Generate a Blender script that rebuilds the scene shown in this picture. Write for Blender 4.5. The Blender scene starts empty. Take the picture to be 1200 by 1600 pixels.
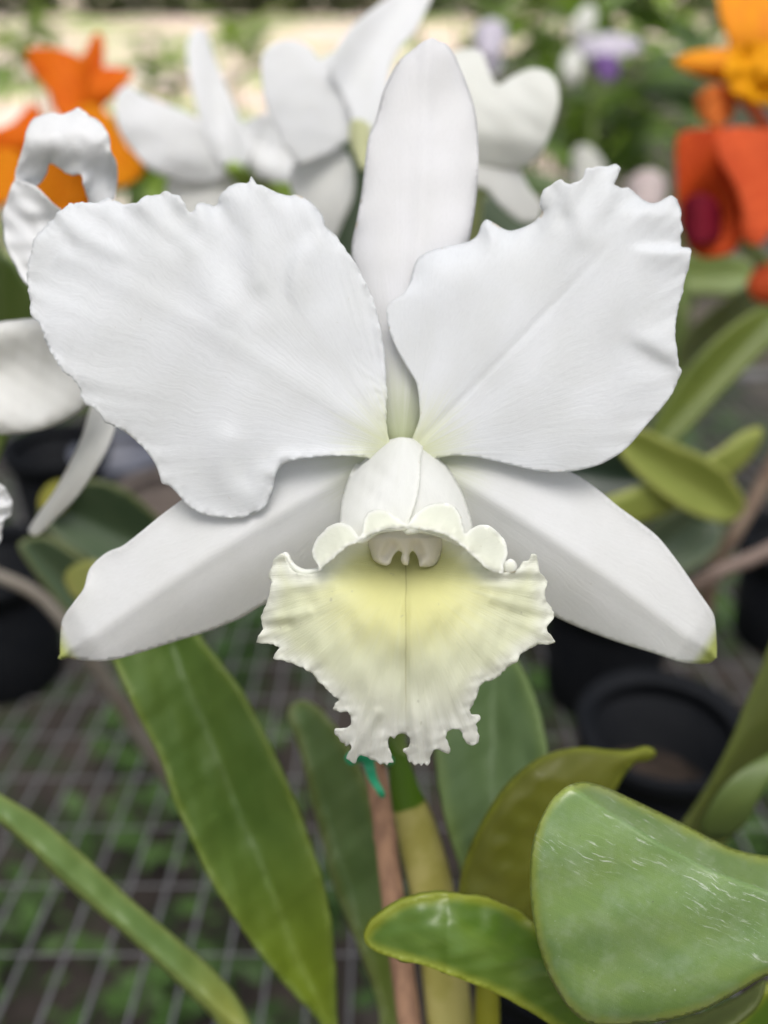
import bpy, math, random
import numpy as np
from mathutils import Vector, Matrix
from mathutils.geometry import delaunay_2d_cdt
R = math.radians
sc = bpy.context.scene
COL = sc.collection
random.seed(7)

# ------------------------------------------------------------------ camera
PITCH = R(30.0)
CAM = Vector((0, 0, 1.25))
F = 1500.0                       # focal length in pixels of the 1200 x 1600 photograph
cam = bpy.data.cameras.new('camera')
cam.sensor_fit = 'VERTICAL'
cam.sensor_height = 36.0
cam.lens = 36.0 * F / 1600.0
cam.clip_start = 0.005
cam.clip_end = 500
cam.dof.use_dof = True
cam.dof.focus_distance = 0.1885
cam.dof.aperture_fstop = 7.2
co = bpy.data.objects.new('camera', cam)
COL.objects.link(co)
co.location = CAM
co.rotation_euler = (math.pi / 2 - PITCH, 0, 0)
sc.camera = co
RIGHT = Vector((1, 0, 0)); FWD = Vector((0, math.cos(PITCH), -math.sin(PITCH))); UP = Vector((0, math.sin(PITCH), math.cos(PITCH)))

# ------------------------------------------------------------------ light
world = bpy.data.worlds.new('World'); sc.world = world; world.use_nodes = True
wn = world.node_tree.nodes; wl = world.node_tree.links
for n in list(wn): wn.remove(n)
sky = wn.new('ShaderNodeTexSky'); sky.sky_type = 'NISHITA'; sky.sun_disc = False
SUN_EL, SUN_ROT = R(76), R(165)
sky.sun_elevation = SUN_EL; sky.sun_rotation = SUN_ROT
sky.air_density = 1.0; sky.dust_density = 6.0; sky.ozone_density = 1.0
hs = wn.new('ShaderNodeHueSaturation'); hs.inputs['Saturation'].default_value = 0.42   # overcast: the sky's blue mostly veiled
bg = wn.new('ShaderNodeBackground'); bg.inputs['Strength'].default_value = 0.12
wo = wn.new('ShaderNodeOutputWorld')
wl.new(sky.outputs[0], hs.inputs['Color']); wl.new(hs.outputs[0], bg.inputs['Color']); wl.new(bg.outputs[0], wo.inputs['Surface'])
sl = bpy.data.lights.new('sun', 'SUN'); sl.energy = 1.2; sl.angle = R(45); sl.color = (1, 0.98, 0.95)
so = bpy.data.objects.new('sun', sl); COL.objects.link(so)
# sky sun_rotation is measured from +Y towards +X ; sun comes from that side
sd = Vector((math.sin(SUN_ROT) * math.cos(SUN_EL), math.cos(SUN_ROT) * math.cos(SUN_EL), math.sin(SUN_EL)))
so.rotation_euler = sd.to_track_quat('Z', 'Y').to_euler()
so.location = (0, 0, 5)
sc.view_settings.view_transform = 'Standard'; sc.view_settings.look = 'None'
sc.view_settings.gamma = 1.0
sc.view_settings.exposure = 0.42
sc.cycles.use_denoising = True
sc.cycles.max_bounces = 8; sc.cycles.transmission_bounces = 6; sc.cycles.diffuse_bounces = 5

# ------------------------------------------------------------------ helpers
def P(px, py, d):
    return CAM + RIGHT * ((px - 600) / F * d) + UP * (-(py - 800) / F * d) + FWD * d

def Pn(px, py, d):
    px = np.asarray(px, float); py = np.asarray(py, float); d = np.asarray(d, float)
    x = (px - 600) / F * d; y = -(py - 800) / F * d
    return (np.array(CAM)[None] + x[:, None] * np.array(RIGHT)[None] + y[:, None] * np.array(UP)[None] + d[:, None] * np.array(FWD)[None])

def tag(o, label=None, cat=None, group=None, kind=None):
    if label: o['label'] = label
    if cat: o['category'] = cat
    if group: o['group'] = group
    if kind: o['kind'] = kind
    return o

def empty(name, loc, label, cat, group=None):
    o = bpy.data.objects.new(name, None); COL.objects.link(o)
    o.location = loc; o.empty_display_size = 0.01
    return tag(o, label, cat, group)

def origin(parent):
    v = Vector((0, 0, 0))
    while parent is not None:
        v = v + parent.location; parent = parent.parent
    return v

def link(name, me, mat, parent=None, loc=None):
    o = bpy.data.objects.new(name, me); COL.objects.link(o)
    if mat is not None and not me.materials: me.materials.append(mat)
    if parent is not None: o.parent = parent
    if loc is not None: o.location = loc
    return o

def catmull(pts, closed=True, step=4.0, tension=0.5):
    p = np.array(pts, float); n = len(p); out = []
    rng = range(n) if closed else range(n - 1)
    for i in rng:
        p1 = p[i]; p2 = p[(i + 1) % n]
        p0 = p[(i - 1) % n] if (closed or i > 0) else p1
        p3 = p[(i + 2) % n] if (closed or i + 2 < n) else p2
        L = np.linalg.norm(p2 - p1)
        k = max(1, int(round(L / step)))
        # centripetal style damping keeps short segments from overshooting
        l0 = max(np.linalg.norm(p1 - p0), 1e-6); l3 = max(np.linalg.norm(p3 - p2), 1e-6)
        m1 = (p2 - p0) * tension * min(1.0, 2 * L / (L + l0))
        m2 = (p3 - p1) * tension * min(1.0, 2 * L / (L + l3))
        for t in np.arange(k) / k:
            h00 = 2*t**3 - 3*t**2 + 1; h10 = t**3 - 2*t**2 + t; h01 = -2*t**3 + 3*t**2; h11 = t**3 - t**2
            out.append(h00*p1 + h10*m1 + h01*p2 + h11*m2)
    if not closed: out.append(p[-1])
    return np.array(out)

def dist_poly(x, y, pts, closed=True):
    """distance, arclength and signed side of the nearest point of a polyline"""
    a = np.array(pts, float)
    b = np.roll(a, -1, 0) if closed else a[1:]
    if not closed: a = a[:-1]
    seg = b - a; L = np.maximum((seg**2).sum(1), 1e-9)
    cum = np.concatenate([[0], np.cumsum(np.sqrt(L))])[:-1]
    best = np.full(len(x), 1e9); s = np.zeros(len(x)); side = np.zeros(len(x))
    for i in range(len(a)):
        dx = x - a[i, 0]; dy = y - a[i, 1]
        t = np.clip((dx*seg[i, 0] + dy*seg[i, 1]) / L[i], 0, 1)
        ex = dx - t*seg[i, 0]; ey = dy - t*seg[i, 1]
        d = ex*ex + ey*ey
        m = d < best
        best[m] = d[m]; s[m] = (cum[i] + t*math.sqrt(L[i]))[m]
        side[m] = np.sign(seg[i, 0]*dy - seg[i, 1]*dx)[m]
    return np.sqrt(best), s, side

def inside(x, y, poly):
    a = poly; b = np.roll(poly, -1, 0); c = np.zeros(len(x), bool)
    for i in range(len(a)):
        x1, y1 = a[i]; x2, y2 = b[i]
        if y1 == y2: continue
        m = ((y1 > y) != (y2 > y)) & (x < (x2 - x1) * (y - y1) / (y2 - y1) + x1)
        c ^= m
    return c

def wob(x, y, seed, scale, octaves=3):
    """smooth numpy noise, roughly -1..1"""
    rs = np.random.RandomState(seed); v = 0; amp = 1; tot = 0
    for o in range(octaves):
        for _ in range(3):
            a = rs.uniform(0, 2*math.pi); ph = rs.uniform(0, 6.28)
            f = rs.uniform(0.7, 1.3) * (2**o) / scale * 6.28
            v = v + amp * np.sin((x*math.cos(a) + y*math.sin(a)) * f + ph)
        tot += 1.8 * amp; amp *= 0.5
    return v / tot

def ridge(x, y, pts, w, amp, fade=True):
    d, s, side = dist_poly(x, y, catmull(pts, False, 6), closed=False)
    return amp * np.exp(-(d / w)**2)

def step_ridge(x, y, pts, w, amp, reach):
    """a crease: one side stands proud by amp and falls off over `reach`"""
    pts = catmull(pts, False, 6)
    d, s, side = dist_poly(x, y, pts, closed=False)
    tot = np.linalg.norm(np.diff(np.array(pts, float), axis=0), axis=1).sum()
    e = smooth(0.0, 0.4 * tot, np.minimum(s, tot - s))
    sd = side * d
    return amp * np.tanh(sd / w) * np.exp(-(d / reach)**2) * e

def smooth(a, b, v):
    t = np.clip((v - a) / (b - a), 0, 1); return t*t*(3 - 2*t)

def sheet(name, outline, depth, mat, parent=None, spacing=6.0, edge_step=None, thick=0.0004, base=None, axis=None,
          jitter=0.0, jseed=1, curve=True, tension=0.5, thick_fn=None, uvk=40.0):
    """a thin organic surface (petal, leaf) filling a closed outline; `depth(x, y, dist, s)` gives its distance in metres"""
    es = edge_step or spacing * 0.75
    ol = catmull(outline, True, es, tension) if curve else np.array(outline, float)
    if jitter:
        rs = np.random.RandomState(jseed); n = len(ol)
        j = rs.normal(0, 1, n); j = 0.5*j + 0.25*np.roll(j, 1) + 0.25*np.roll(j, -1)
        tg = np.roll(ol, -1, 0) - np.roll(ol, 1, 0); tg /= np.maximum(np.linalg.norm(tg, axis=1), 1e-6)[:, None]
        nm = np.stack([tg[:, 1], -tg[:, 0]], 1)
        amt = jitter(ol[:, 0], ol[:, 1]) if callable(jitter) else jitter
        ol = ol + nm * (j * amt)[:, None]
    x0, y0 = ol.min(0); x1, y1 = ol.max(0)
    gx, gy = np.meshgrid(np.arange(x0, x1, spacing), np.arange(y0, y1, spacing * 0.866))
    gx = gx + (np.arange(gx.shape[0]) % 2)[:, None] * spacing * 0.5
    gx = gx.ravel(); gy = gy.ravel()
    m = inside(gx, gy, ol); gx = gx[m]; gy = gy[m]
    d, _, _ = dist_poly(gx, gy, ol)
    m = d > es * 0.6; gx = gx[m]; gy = gy[m]
    n = len(ol)
    allp = [Vector(p) for p in ol] + [Vector((a, b)) for a, b in zip(gx, gy)]
    r = delaunay_2d_cdt(allp, [], [list(range(n))], 1, 1e-5)
    vs = np.array([tuple(v) for v in r[0]]); faces = r[2]
    x = vs[:, 0]; y = vs[:, 1]
    d, s, _ = dist_poly(x, y, ol)
    dep = depth(x, y, d, s) + BACK
    w = Pn(x, y, dep)
    org = origin(parent)
    w = w - np.array(org)[None]
    me = bpy.data.meshes.new(name)
    # orient faces towards the camera
    f0 = faces[0]; a, b, c = (vs[f0[0]], vs[f0[1]], vs[f0[2]])
    if (b[0]-a[0])*(c[1]-a[1]) - (b[1]-a[1])*(c[0]-a[0]) > 0: faces = [tuple(reversed(f)) for f in faces]
    me.from_pydata([tuple(v) for v in w], [], [tuple(f) for f in faces])
    mm = dep.mean() / F * 1000
    at = me.attributes.new('edge', 'FLOAT', 'POINT'); at.data.foreach_set('value', (d * mm).astype(np.float32))
    if base is not None:
        rr = np.hypot(x - base[0], y - base[1]) * mm; th = np.arctan2(y - base[1], x - base[0])
        u = np.mod(th + 2.2, 2*math.pi) * uvk; v = rr
    else:
        ax = axis or ((x0, y0), (x1, y1))
        dv = np.array(ax[1], float) - np.array(ax[0], float); dv /= np.linalg.norm(dv)
        v = ((x - ax[0][0])*dv[0] + (y - ax[0][1])*dv[1]) * mm
        u = ((x - ax[0][0])*dv[1] - (y - ax[0][1])*dv[0]) * mm
    at = me.attributes.new('across', 'FLOAT', 'POINT'); at.data.foreach_set('value', u.astype(np.float32))
    at = me.attributes.new('along', 'FLOAT', 'POINT'); at.data.foreach_set('value', v.astype(np.float32))
    me.shade_smooth()
    o = link(name, me, mat, parent)
    if thick:
        sm = o.modifiers.new('thickness', 'SOLIDIFY'); sm.thickness = thick; sm.offset = -1
    return o

def tube(name, pts, rad, mat, parent=None, seg=14, step=None, flat=1.0, caps=True):
    """round stem along world points with a radius at each point"""
    P_ = [Vector(p) for p in pts]
    arr = np.array([tuple(p) + (r,) for p, r in zip(P_, rad)])
    L = sum((P_[i+1]-P_[i]).length for i in range(len(P_)-1))
    a = catmull(arr, False, step or max(L/40, 1e-5))
    org = origin(parent); verts = []; faces = []
    n = len(a); prev = None
    along = []; cum = 0
    for i in range(n):
        c = Vector(a[i, :3]); t = Vector(a[min(i+1, n-1), :3]) - Vector(a[max(i-1, 0), :3]); t.normalize()
        ref = Vector((0, 0, 1)) if abs(t.z) < 0.95 else Vector((0, 1, 0))
        u = t.cross(ref).normalized() if prev is None else (prev - t * prev.dot(t)).normalized()
        prev = u; w = t.cross(u)
        if i: cum += (c - Vector(a[i-1, :3])).length
        for k in range(seg):
            th = 2*math.pi*k/seg
            verts.append(tuple(c + (u*math.cos(th) + w*math.sin(th)*flat) * a[i, 3] - org)); along.append(cum*1000)
    for i in range(n-1):
        for k in range(seg):
            k2 = (k+1) % seg
            faces.append((i*seg+k, i*seg+k2, (i+1)*seg+k2, (i+1)*seg+k))
    if caps:
        faces.append(tuple(range(seg))[::-1]); faces.append(tuple((n-1)*seg+k for k in range(seg)))
    me = bpy.data.meshes.new(name); me.from_pydata(verts, [], faces); me.shade_smooth()
    at = me.attributes.new('along', 'FLOAT', 'POINT'); at.data.foreach_set('value', np.array(along, np.float32))
    return link(name, me, mat, parent)

BACK = 0.0
def pxtube(name, pts, mat, parent=None, **k):
    """pts = (px, py, distance, radius in px)"""
    pts = [(a, b, d + BACK, r) for a, b, d, r in pts]
    return tube(name, [P(a, b, d) for a, b, d, r in pts], [r / F * d for a, b, d, r in pts], mat, parent, **k)

# ------------------------------------------------------------------ materials
class NT:
    def __init__(s, name):
        s.m = bpy.data.materials.new(name); s.m.use_nodes = True
        s.t = s.m.node_tree; s.n = s.t.nodes; s.l = s.t.links
        for n in list(s.n): s.n.remove(n)
        s.out = s.n.new('ShaderNodeOutputMaterial')
    def node(s, typ, **kw):
        n = s.n.new(typ)
        for k, v in kw.items():
            if k in ('blend_type', 'data_type', 'operation', 'attribute_name', 'noise_dimensions', 'feature', 'clamp', 'wave_type', 'interpolation'): setattr(n, k, v)
            else: n.inputs[k].default_value = v
        return n
    def attr(s, name): return s.node('ShaderNodeAttribute', attribute_name=name).outputs['Fac']
    def math(s, op, a, b=None, c=None):
        n = s.n.new('ShaderNodeMath'); n.operation = op
        for i, v in enumerate((a, b, c)):
            if v is None: continue
            if isinstance(v, (int, float)): n.inputs[i].default_value = v
            else: s.l.new(v, n.inputs[i])
        return n.outputs[0]
    def vec(s, x, y, z=0.0):
        n = s.n.new('ShaderNodeCombineXYZ')
        for i, v in enumerate((x, y, z)):
            if isinstance(v, (int, float)): n.inputs[i].default_value = v
            else: s.l.new(v, n.inputs[i])
        return n.outputs[0]
    def ramp(s, fac, stops, interp='LINEAR'):
        n = s.n.new('ShaderNodeValToRGB'); n.color_ramp.interpolation = interp
        e = n.color_ramp.elements
        while len(e) < len(stops): e.new(0.5)
        for i, (p, c) in enumerate(stops):
            e[i].position = p
            e[i].color = (c, c, c, 1) if isinstance(c, (int, float)) else (*c, 1)
        s.l.new(fac, n.inputs[0]); return n.outputs[0]
    def range(s, v, a, b, lo=0.0, hi=1.0):
        n = s.n.new('ShaderNodeMapRange'); n.interpolation_type = 'SMOOTHSTEP'
        s.l.new(v, n.inputs[0])
        for i, q in enumerate((a, b, lo, hi)): n.inputs[i+1].default_value = q
        return n.outputs[0]
    def noise(s, vec, scale, detail=3, rough=0.5):
        n = s.node('ShaderNodeTexNoise', Scale=scale, Detail=detail, Roughness=rough)
        if vec is not None: s.l.new(vec, n.inputs['Vector'])
        return n.outputs['Fac']
    def mix(s, fac, a, b, blend='MIX'):
        n = s.n.new('ShaderNodeMix'); n.data_type = 'RGBA'; n.blend_type = blend
        for i, v in ((0, fac), (6, a), (7, b)):
            if isinstance(v, (int, float)): n.inputs[i].default_value = v
            elif isinstance(v, tuple): n.inputs[i].default_value = (*v, 1)
            else: s.l.new(v, n.inputs[i])
        return n.outputs[2]
    def obj(s): return s.n.new('ShaderNodeTexCoord').outputs['Object']
    def bump(s, h, strength, dist):
        n = s.node('ShaderNodeBump', Strength=strength, Distance=dist); s.l.new(h, n.inputs['Height']); return n.outputs[0]
    def surf(s, color, rough=0.5, spec=0.4, transl=0.0, tcol=None, normal=None, coat=0.0, coat_rough=0.3, sheen=0.0):
        p = s.n.new('ShaderNodeBsdfPrincipled')
        def put(sock, v):
            if isinstance(v, tuple): sock.default_value = (*v, 1)
            elif isinstance(v, (int, float)): sock.default_value = v
            else: s.l.new(v, sock)
        put(p.inputs['Base Color'], color); put(p.inputs['Roughness'], rough); put(p.inputs['Specular IOR Level'], spec)
        put(p.inputs['Coat Weight'], coat); put(p.inputs['Coat Roughness'], coat_rough)
        if sheen: put(p.inputs['Sheen Weight'], sheen)
        if normal is not None: s.l.new(normal, p.inputs['Normal'])
        res = p.outputs[0]
        if transl:
            t = s.n.new('ShaderNodeBsdfTranslucent'); put(t.inputs['Color'], tcol if tcol is not None else color)
            if normal is not None: s.l.new(normal, t.inputs['Normal'])
            mx = s.n.new('ShaderNodeMixShader'); mx.inputs[0].default_value = transl
            s.l.new(res, mx.inputs[1]); s.l.new(t.outputs[0], mx.inputs[2]); res = mx.outputs[0]
        s.l.new(res, s.out.inputs['Surface'])
        return s.m

def petal_mat(name, col=(0.80, 0.81, 0.82), tint=None, t0=4, t1=26, vein=0.5, transl=0.40, edge=None, mid=None, tip=None, rough=0.55, fleck=0.02, width=0.04):
    g = NT(name)
    u = g.attr('across'); v = g.attr('along'); e = g.attr('edge')
    u = g.math('ADD', u, g.math('MULTIPLY', g.noise(g.vec(u, v, 1.0), 0.11, 2), 4.0))
    vv = g.vec(u, g.math('MULTIPLY', v, width))
    n1 = g.noise(vv, 0.9, 3, 0.55)
    n2 = g.noise(g.vec(u, g.math('MULTIPLY', v, 0.14)), 3.2, 3, 0.6)
    sp = g.noise(g.vec(u, g.math('MULTIPLY', v, 0.5)), 2.2, 4, 0.7)
    big = g.noise(g.vec(u, v), 0.07, 2, 0.5)
    c = g.mix(g.range(big, 0.35, 0.65), col, tuple(k * f for k, f in zip(col, (0.965, 0.965, 0.955))))
    c = g.mix(g.math('MULTIPLY', g.range(n2, 0.45, 0.7), 0.10), c, tuple(k * 0.72 for k in col))
    c = g.mix(g.math('MULTIPLY', g.range(sp, 0.42, 0.62), 0.05), c, tuple(k * 0.6 for k in col))
    if tint:
        f = g.range(g.math('ADD', v, g.math('MULTIPLY', g.math('SUBTRACT', n1, 0.5), 14)), t0, t1, 1, 0)
        c = g.mix(f, c, tint)
    if mid:      # (width mm, colour, length mm) : tinted midrib line; across must be centred on zero
        f = g.math('MULTIPLY', g.range(g.math('ABSOLUTE', g.math('SUBTRACT', u, mid[3])), 0, mid[0], 1, 0), g.range(v, 0, mid[2], 1, 0))
        c = g.mix(g.math('MULTIPLY', f, 0.8), c, mid[1])
    if edge: c = g.mix(g.range(e, 0, edge[0], edge[2], 0), c, edge[1])
    if tip:      # green tip : (length at which it starts, end, colour)
        c = g.mix(g.range(v, tip[0], tip[1]), c, tip[2])
    bl = g.noise(g.vec(u, v, 5.0), 0.55, 3, 0.5)
    c = g.mix(g.range(bl, 0.745, 0.78, 0, 0.35), c, tuple(k * f for k, f in zip(col, (0.62, 0.58, 0.48))))
    rim_n = g.noise(g.vec(u, v, 9.0), 0.22, 3, 0.6)
    c = g.mix(g.math('MULTIPLY', g.range(e, 0, 0.7, 0.7, 0), g.range(rim_n, 0.62, 0.70)), c, (0.55, 0.44, 0.26))
    h = g.math('ADD', g.math('MULTIPLY', n2, 0.5), g.math('ADD', g.math('MULTIPLY', n1, 0.9), g.math('MULTIPLY', sp, 0.18)))
    return g.surf(c, rough, 0.3, transl, None, g.bump(h, vein*0.6, 0.0003), sheen=0.12)

def leaf_mat(name, c1, c2, edge_c=None, edge_w=1.6, mid=None, rough=0.38, transl=0.18, wax=0.0, scars=0.0, coat=0.15, base_c=None, base_v=None, fade=None):
    g = NT(name)
    u = g.attr('across'); v = g.attr('along'); e = g.attr('edge')
    n = g.noise(g.vec(u, g.math('MULTIPLY', v, 0.35)), 0.10, 4, 0.6)
    fine = g.noise(g.vec(u, g.math('MULTIPLY', v, 0.05)), 1.6, 4, 0.6)
    cell = g.noise(g.vec(u, v), 3.5, 4, 0.65)
    c = g.mix(g.range(n, 0.30, 0.70), c1, c2)
    c = g.mix(g.math('MULTIPLY', g.range(fine, 0.4, 0.7), 0.14), c, tuple(k * 0.7 for k in c1))
    c = g.mix(g.math('MULTIPLY', g.range(cell, 0.5, 0.75), 0.12), c, tuple(min(1, k * 1.7) for k in c2))
    if base_c: c = g.mix(g.range(v, base_v[0], base_v[1]), c, base_c)
    if edge_c:
        wn_ = g.math('MULTIPLY', g.math('ADD', g.noise(g.vec(u, v), 0.16, 3), 0.35), edge_w)
        c = g.mix(g.math('MULTIPLY', g.math('SUBTRACT', 1.0, g.range(g.math('DIVIDE', e, wn_), 0.0, 2.6)), 0.9), c, edge_c)
    if mid:
        c = g.mix(g.math('MULTIPLY', g.range(g.math('ABSOLUTE', g.math('SUBTRACT', u, mid[0])), 0, mid[1], 1, 0), 0.85), c, mid[2])
    # dark specks
    spk = g.noise(g.vec(u, v), 0.8, 2, 0.4)
    c = g.mix(g.range(spk, 0.76, 0.80, 0, 0.7), c, (0.05, 0.045, 0.02))
    r = rough
    if scars:    # dry whitish scratches and mineral deposit left by watering
        w = g.node('ShaderNodeVectorRotate'); w.rotation_type = 'Z_AXIS'; w.inputs['Angle'].default_value = 0.0
        warp = g.math('MULTIPLY', g.noise(g.vec(u, v), 0.07, 2), 6.0)
        s1 = g.noise(g.vec(g.math('ADD', g.math('MULTIPLY', u, 1.0), warp), g.math('MULTIPLY', v, 0.13)), 1.5, 5, 0.7)
        s2 = g.noise(g.vec(u, g.math('MULTIPLY', v, 0.6), 4.0), 0.13, 2, 0.5)
        band = g.range(g.math('ABSOLUTE', g.math('SUBTRACT', u, scars[0])), scars[1]*0.35, scars[1], 1, 0)
        msk = g.math('MULTIPLY', g.math('MULTIPLY', g.range(s1, 0.54, 0.70), g.range(s2, 0.38, 0.62)), band)
        dot = g.math('MULTIPLY', g.range(g.noise(g.vec(u, v, 7.0), 1.3, 2, 0.4), 0.70, 0.76), 0.3)
        msk = g.math('MAXIMUM', msk, g.math('MULTIPLY', dot, g.range(s2, 0.4, 0.6)))
        hz = g.math('MULTIPLY', g.range(g.noise(g.vec(u, v, 3.0), 0.22, 4, 0.65), 0.4, 0.75), 0.22)
        c = g.mix(hz, c, (0.36, 0.44, 0.33))
        c = g.mix(g.math('MULTIPLY', msk, 0.75), c, (0.62, 0.68, 0.58))
        r = g.math('ADD', rough, g.math('MULTIPLY', msk, 0.2))
        cell = g.math('ADD', cell, g.math('MULTIPLY', msk, 0.8))
    h = g.math('ADD', g.math('MULTIPLY', fine, 0.25), g.math('MULTIPLY', cell, 0.35))
    tc = tuple(min(1.0, a * f) for a, f in zip(c2, (1.6, 1.7, 0.9)))
    return g.surf(c, r, 0.45, transl, tc, g.bump(h, 0.35, 0.0005), coat=coat, coat_rough=0.28)

def simple_mat(name, c1, c2=None, scale=60, rough=0.6, spec=0.3, bump=0.2, bdist=0.001, transl=0.0, stretch=(1, 1, 1), thr=(0.35, 0.65)):
    g = NT(name)
    mp = g.n.new('ShaderNodeMapping'); mp.inputs['Scale'].default_value = stretch
    g.l.new(g.obj(), mp.inputs['Vector'])
    n = g.noise(mp.outputs[0], scale, 4, 0.6)
    c = g.mix(g.range(n, *thr), c1, c2 or tuple(k*0.75 for k in c1))
    return g.surf(c, rough, spec, transl, None, g.bump(n, bump, bdist))

WHITE = (0.795, 0.815, 0.835)
GREENY = (0.62, 0.66, 0.30)
m_petal_l = petal_mat('white_petal_skin', WHITE, tint=(0.70, 0.73, 0.42), t0=-4, t1=17, vein=0.55)
m_dorsal = petal_mat('white_dorsal_skin', (0.74, 0.745, 0.76), tint=(0.46, 0.52, 0.24), t0=-4, t1=28, vein=0.35, transl=0.28)
m_sepal = petal_mat('white_sepal_skin', (0.79, 0.80, 0.805), tint=(0.60, 0.64, 0.42), t0=0, t1=24, vein=0.4, tip=(83.0, 86.5, (0.42, 0.47, 0.14)), width=0.05)
m_sepal_r = petal_mat('white_sepal_skin_right', (0.79, 0.80, 0.805), tint=(0.60, 0.64, 0.42), t0=0, t1=24, vein=0.4, tip=(76.5, 79.5, (0.42, 0.47, 0.14)), width=0.05)
m_hood = petal_mat('side_lobe_skin', (0.88, 0.89, 0.87), vein=0.25, transl=0.5, edge=(1.2, (0.90, 0.91, 0.87), 0.8))

# ------------------------------------------------------------------ main flower
D0 = 0.200
fl = empty('orchid_flower', P(628, 700, D0 + 0.01), 'large sharp white orchid in front, with frilled lip and pale yellow throat', 'orchid flower', 'white orchid flowers')

DORSAL = [(676,59),(659,66),(641,80),(624,94),(611,116),(598,144),(587,185),(576,213),(571,246),(565,298),(557,345),(549,385),(552,430),(566,490),(580,550),(586,610),(592,655),(602,690),(628,706),(656,690),(668,655),(676,610),(682,560),(704,500),(722,430),(735,370),(742,330),(746,296),(748,246),(747,209),(743,174),(732,137),(719,105),(709,83),(698,69),(685,64)]
def d_dorsal(x, y, d, s):
    t = np.clip((690 - y) / 630, 0, 1)
    cx = 628 + 40 * np.sin(t * 1.5) ; hw = 40 + 70 * np.sin(np.clip(t, 0, 1) * 2.6)
    v = (x - cx) / np.maximum(hw, 20)
    z = D0 + 0.0038 + 0.013 * t**1.6
    z = z + 0.0030 * v**2 - 0.0004 * np.exp(-(v / 0.12)**2) + 0.0006 * wob(x, y, 3, 240) - 0.002 * smooth(0.86, 1.0, t)
    return z + 0.0022 * np.exp(-d / 9.0) * (0.6 + 0.6 * wob(x, y, 5, 180))
sheet('sepal', DORSAL, d_dorsal, m_dorsal, fl, spacing=6, base=(628, 720), thick=0.0007, uvk=90)['label'] = 'upright smooth dorsal sepal'

LSEP = [(95,1031),(94,1000),(98,967),(116,940),(131,919),(140,889),(164,865),(191,853),(215,835),(248,808),(284,781),(340,742),(430,705),(530,688),(610,690),(632,712),(620,770),(570,850),(500,905),(415,943),(374,967),(320,988),(272,1003),(215,1021),(182,1030),(155,1033),(122,1031),(104,1028)]
RSEP = [(640,700),(700,692),(780,705),(850,723),(888,736),(911,748),(937,767),(967,792),(1000,816),(1028,839),(1051,867),(1070,893),(1089,921),(1114,958),(1118,977),(1120,1020),(1115,1032),(1103,1037),(1075,1036),(1058,1033),(1023,1021),(977,1007),(937,993),(902,979),(867,963),(800,930),(720,870),(660,790),(636,730)]
def d_sep(base, tip, bow, sgn):
    bx, by = base; tx, ty = tip; L = math.hypot(tx-bx, ty-by); ux, uy = (tx-bx)/L, (ty-by)/L
    def f(x, y, d, s):
        t = np.clip(((x-bx)*ux + (y-by)*uy) / L, 0, 1.05)
        v = ((x-bx)*uy - (y-by)*ux)
        v = (v - bow * np.sin(np.pi * np.clip(t, 0, 1))) / 95 * -1.0      # + is the lower half
        v = v * sgn        # + is the lower half
        z = D0 + 0.006 - 0.003 * t + 0.008 * t**2.2
        z = z - 0.0042 * np.exp(-(v / 0.95)**2) * (0.35 + 0.65 * smooth(0.0, 0.75, t)) + 0.0035 * v**2
        z = z - 0.0005 * np.exp(-(v / 0.20)**2)
        z = z + 0.0003 * wob(x, y, 11, 260, 2) - 0.0003 * np.exp(-(v / 0.12)**2) - 0.0022 * np.exp(-d / 16) * smooth(0.25, 0.6, t) * (v < 0)
        return z + 0.004 * smooth(0.90, 1.0, t)
    return f
sheet('sepal', LSEP, d_sep((620, 700), (97, 1029), -14.0, -1), m_sepal, fl, spacing=6, base=(640, 700), thick=0.0006, uvk=60)['label'] = 'lower left sepal with green tip'
sheet('sepal', RSEP, d_sep((640, 705), (1117, 1030), 14.0, 1), m_sepal_r, fl, spacing=6, base=(625, 700), thick=0.0006, uvk=60)['label'] = 'lower right sepal with green tip'

LPET = [(622,708),(609,690),(604,660),(604,620),(603,580),(600,545),(594,510),(585,475),(572,445),(558,415),(545,396),(535,383),(525,367),(517,361),(508,351),(505,340),(498,328),(490,321),(482,313),(472,306),(462,304),(450,305),(440,303),(428,299),(418,294),(408,289),(401,286),(397,280),(392,276),(390,283),(385,286),(375,286),(365,288),(356,293),(348,300),(342,308),(341,317),(336,321),(328,320),(320,317),(314,316),(308,319),(304,327),(299,332),(294,330),(290,324),(286,313),(281,306),(272,303),(264,300),(257,299),(250,303),(238,305),(228,306),(220,311),(212,317),(203,318),(193,319),(185,315),(177,312),(167,309),(160,313),(150,317),(135,316),(115,317),(105,319),(97,325),(89,331),(84,340),(76,346),(66,356),(56,368),(50,381),(46,398),(43,418),(42,436),(44,452),(45,462),(47,478),(48,491),(55,500),(62,507),(67,520),(71,535),(78,550),(83,556),(90,567),(95,574),(102,582),(109,587),(115,595),(122,603),(126,618),(132,630),(142,635),(150,641),(157,648),(162,659),(174,664),(187,670),(198,677),(210,687),(221,697),(230,707),(238,718),(245,730),(250,745),(253,755),(264,759),(276,770),(286,782),(302,796),(322,805),(350,809),(380,808),(402,800),(415,790),(423,775),(428,757),(431,742),(439,729),(455,720),(484,715),(520,712),(550,712),(585,718),(612,722)]
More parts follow.
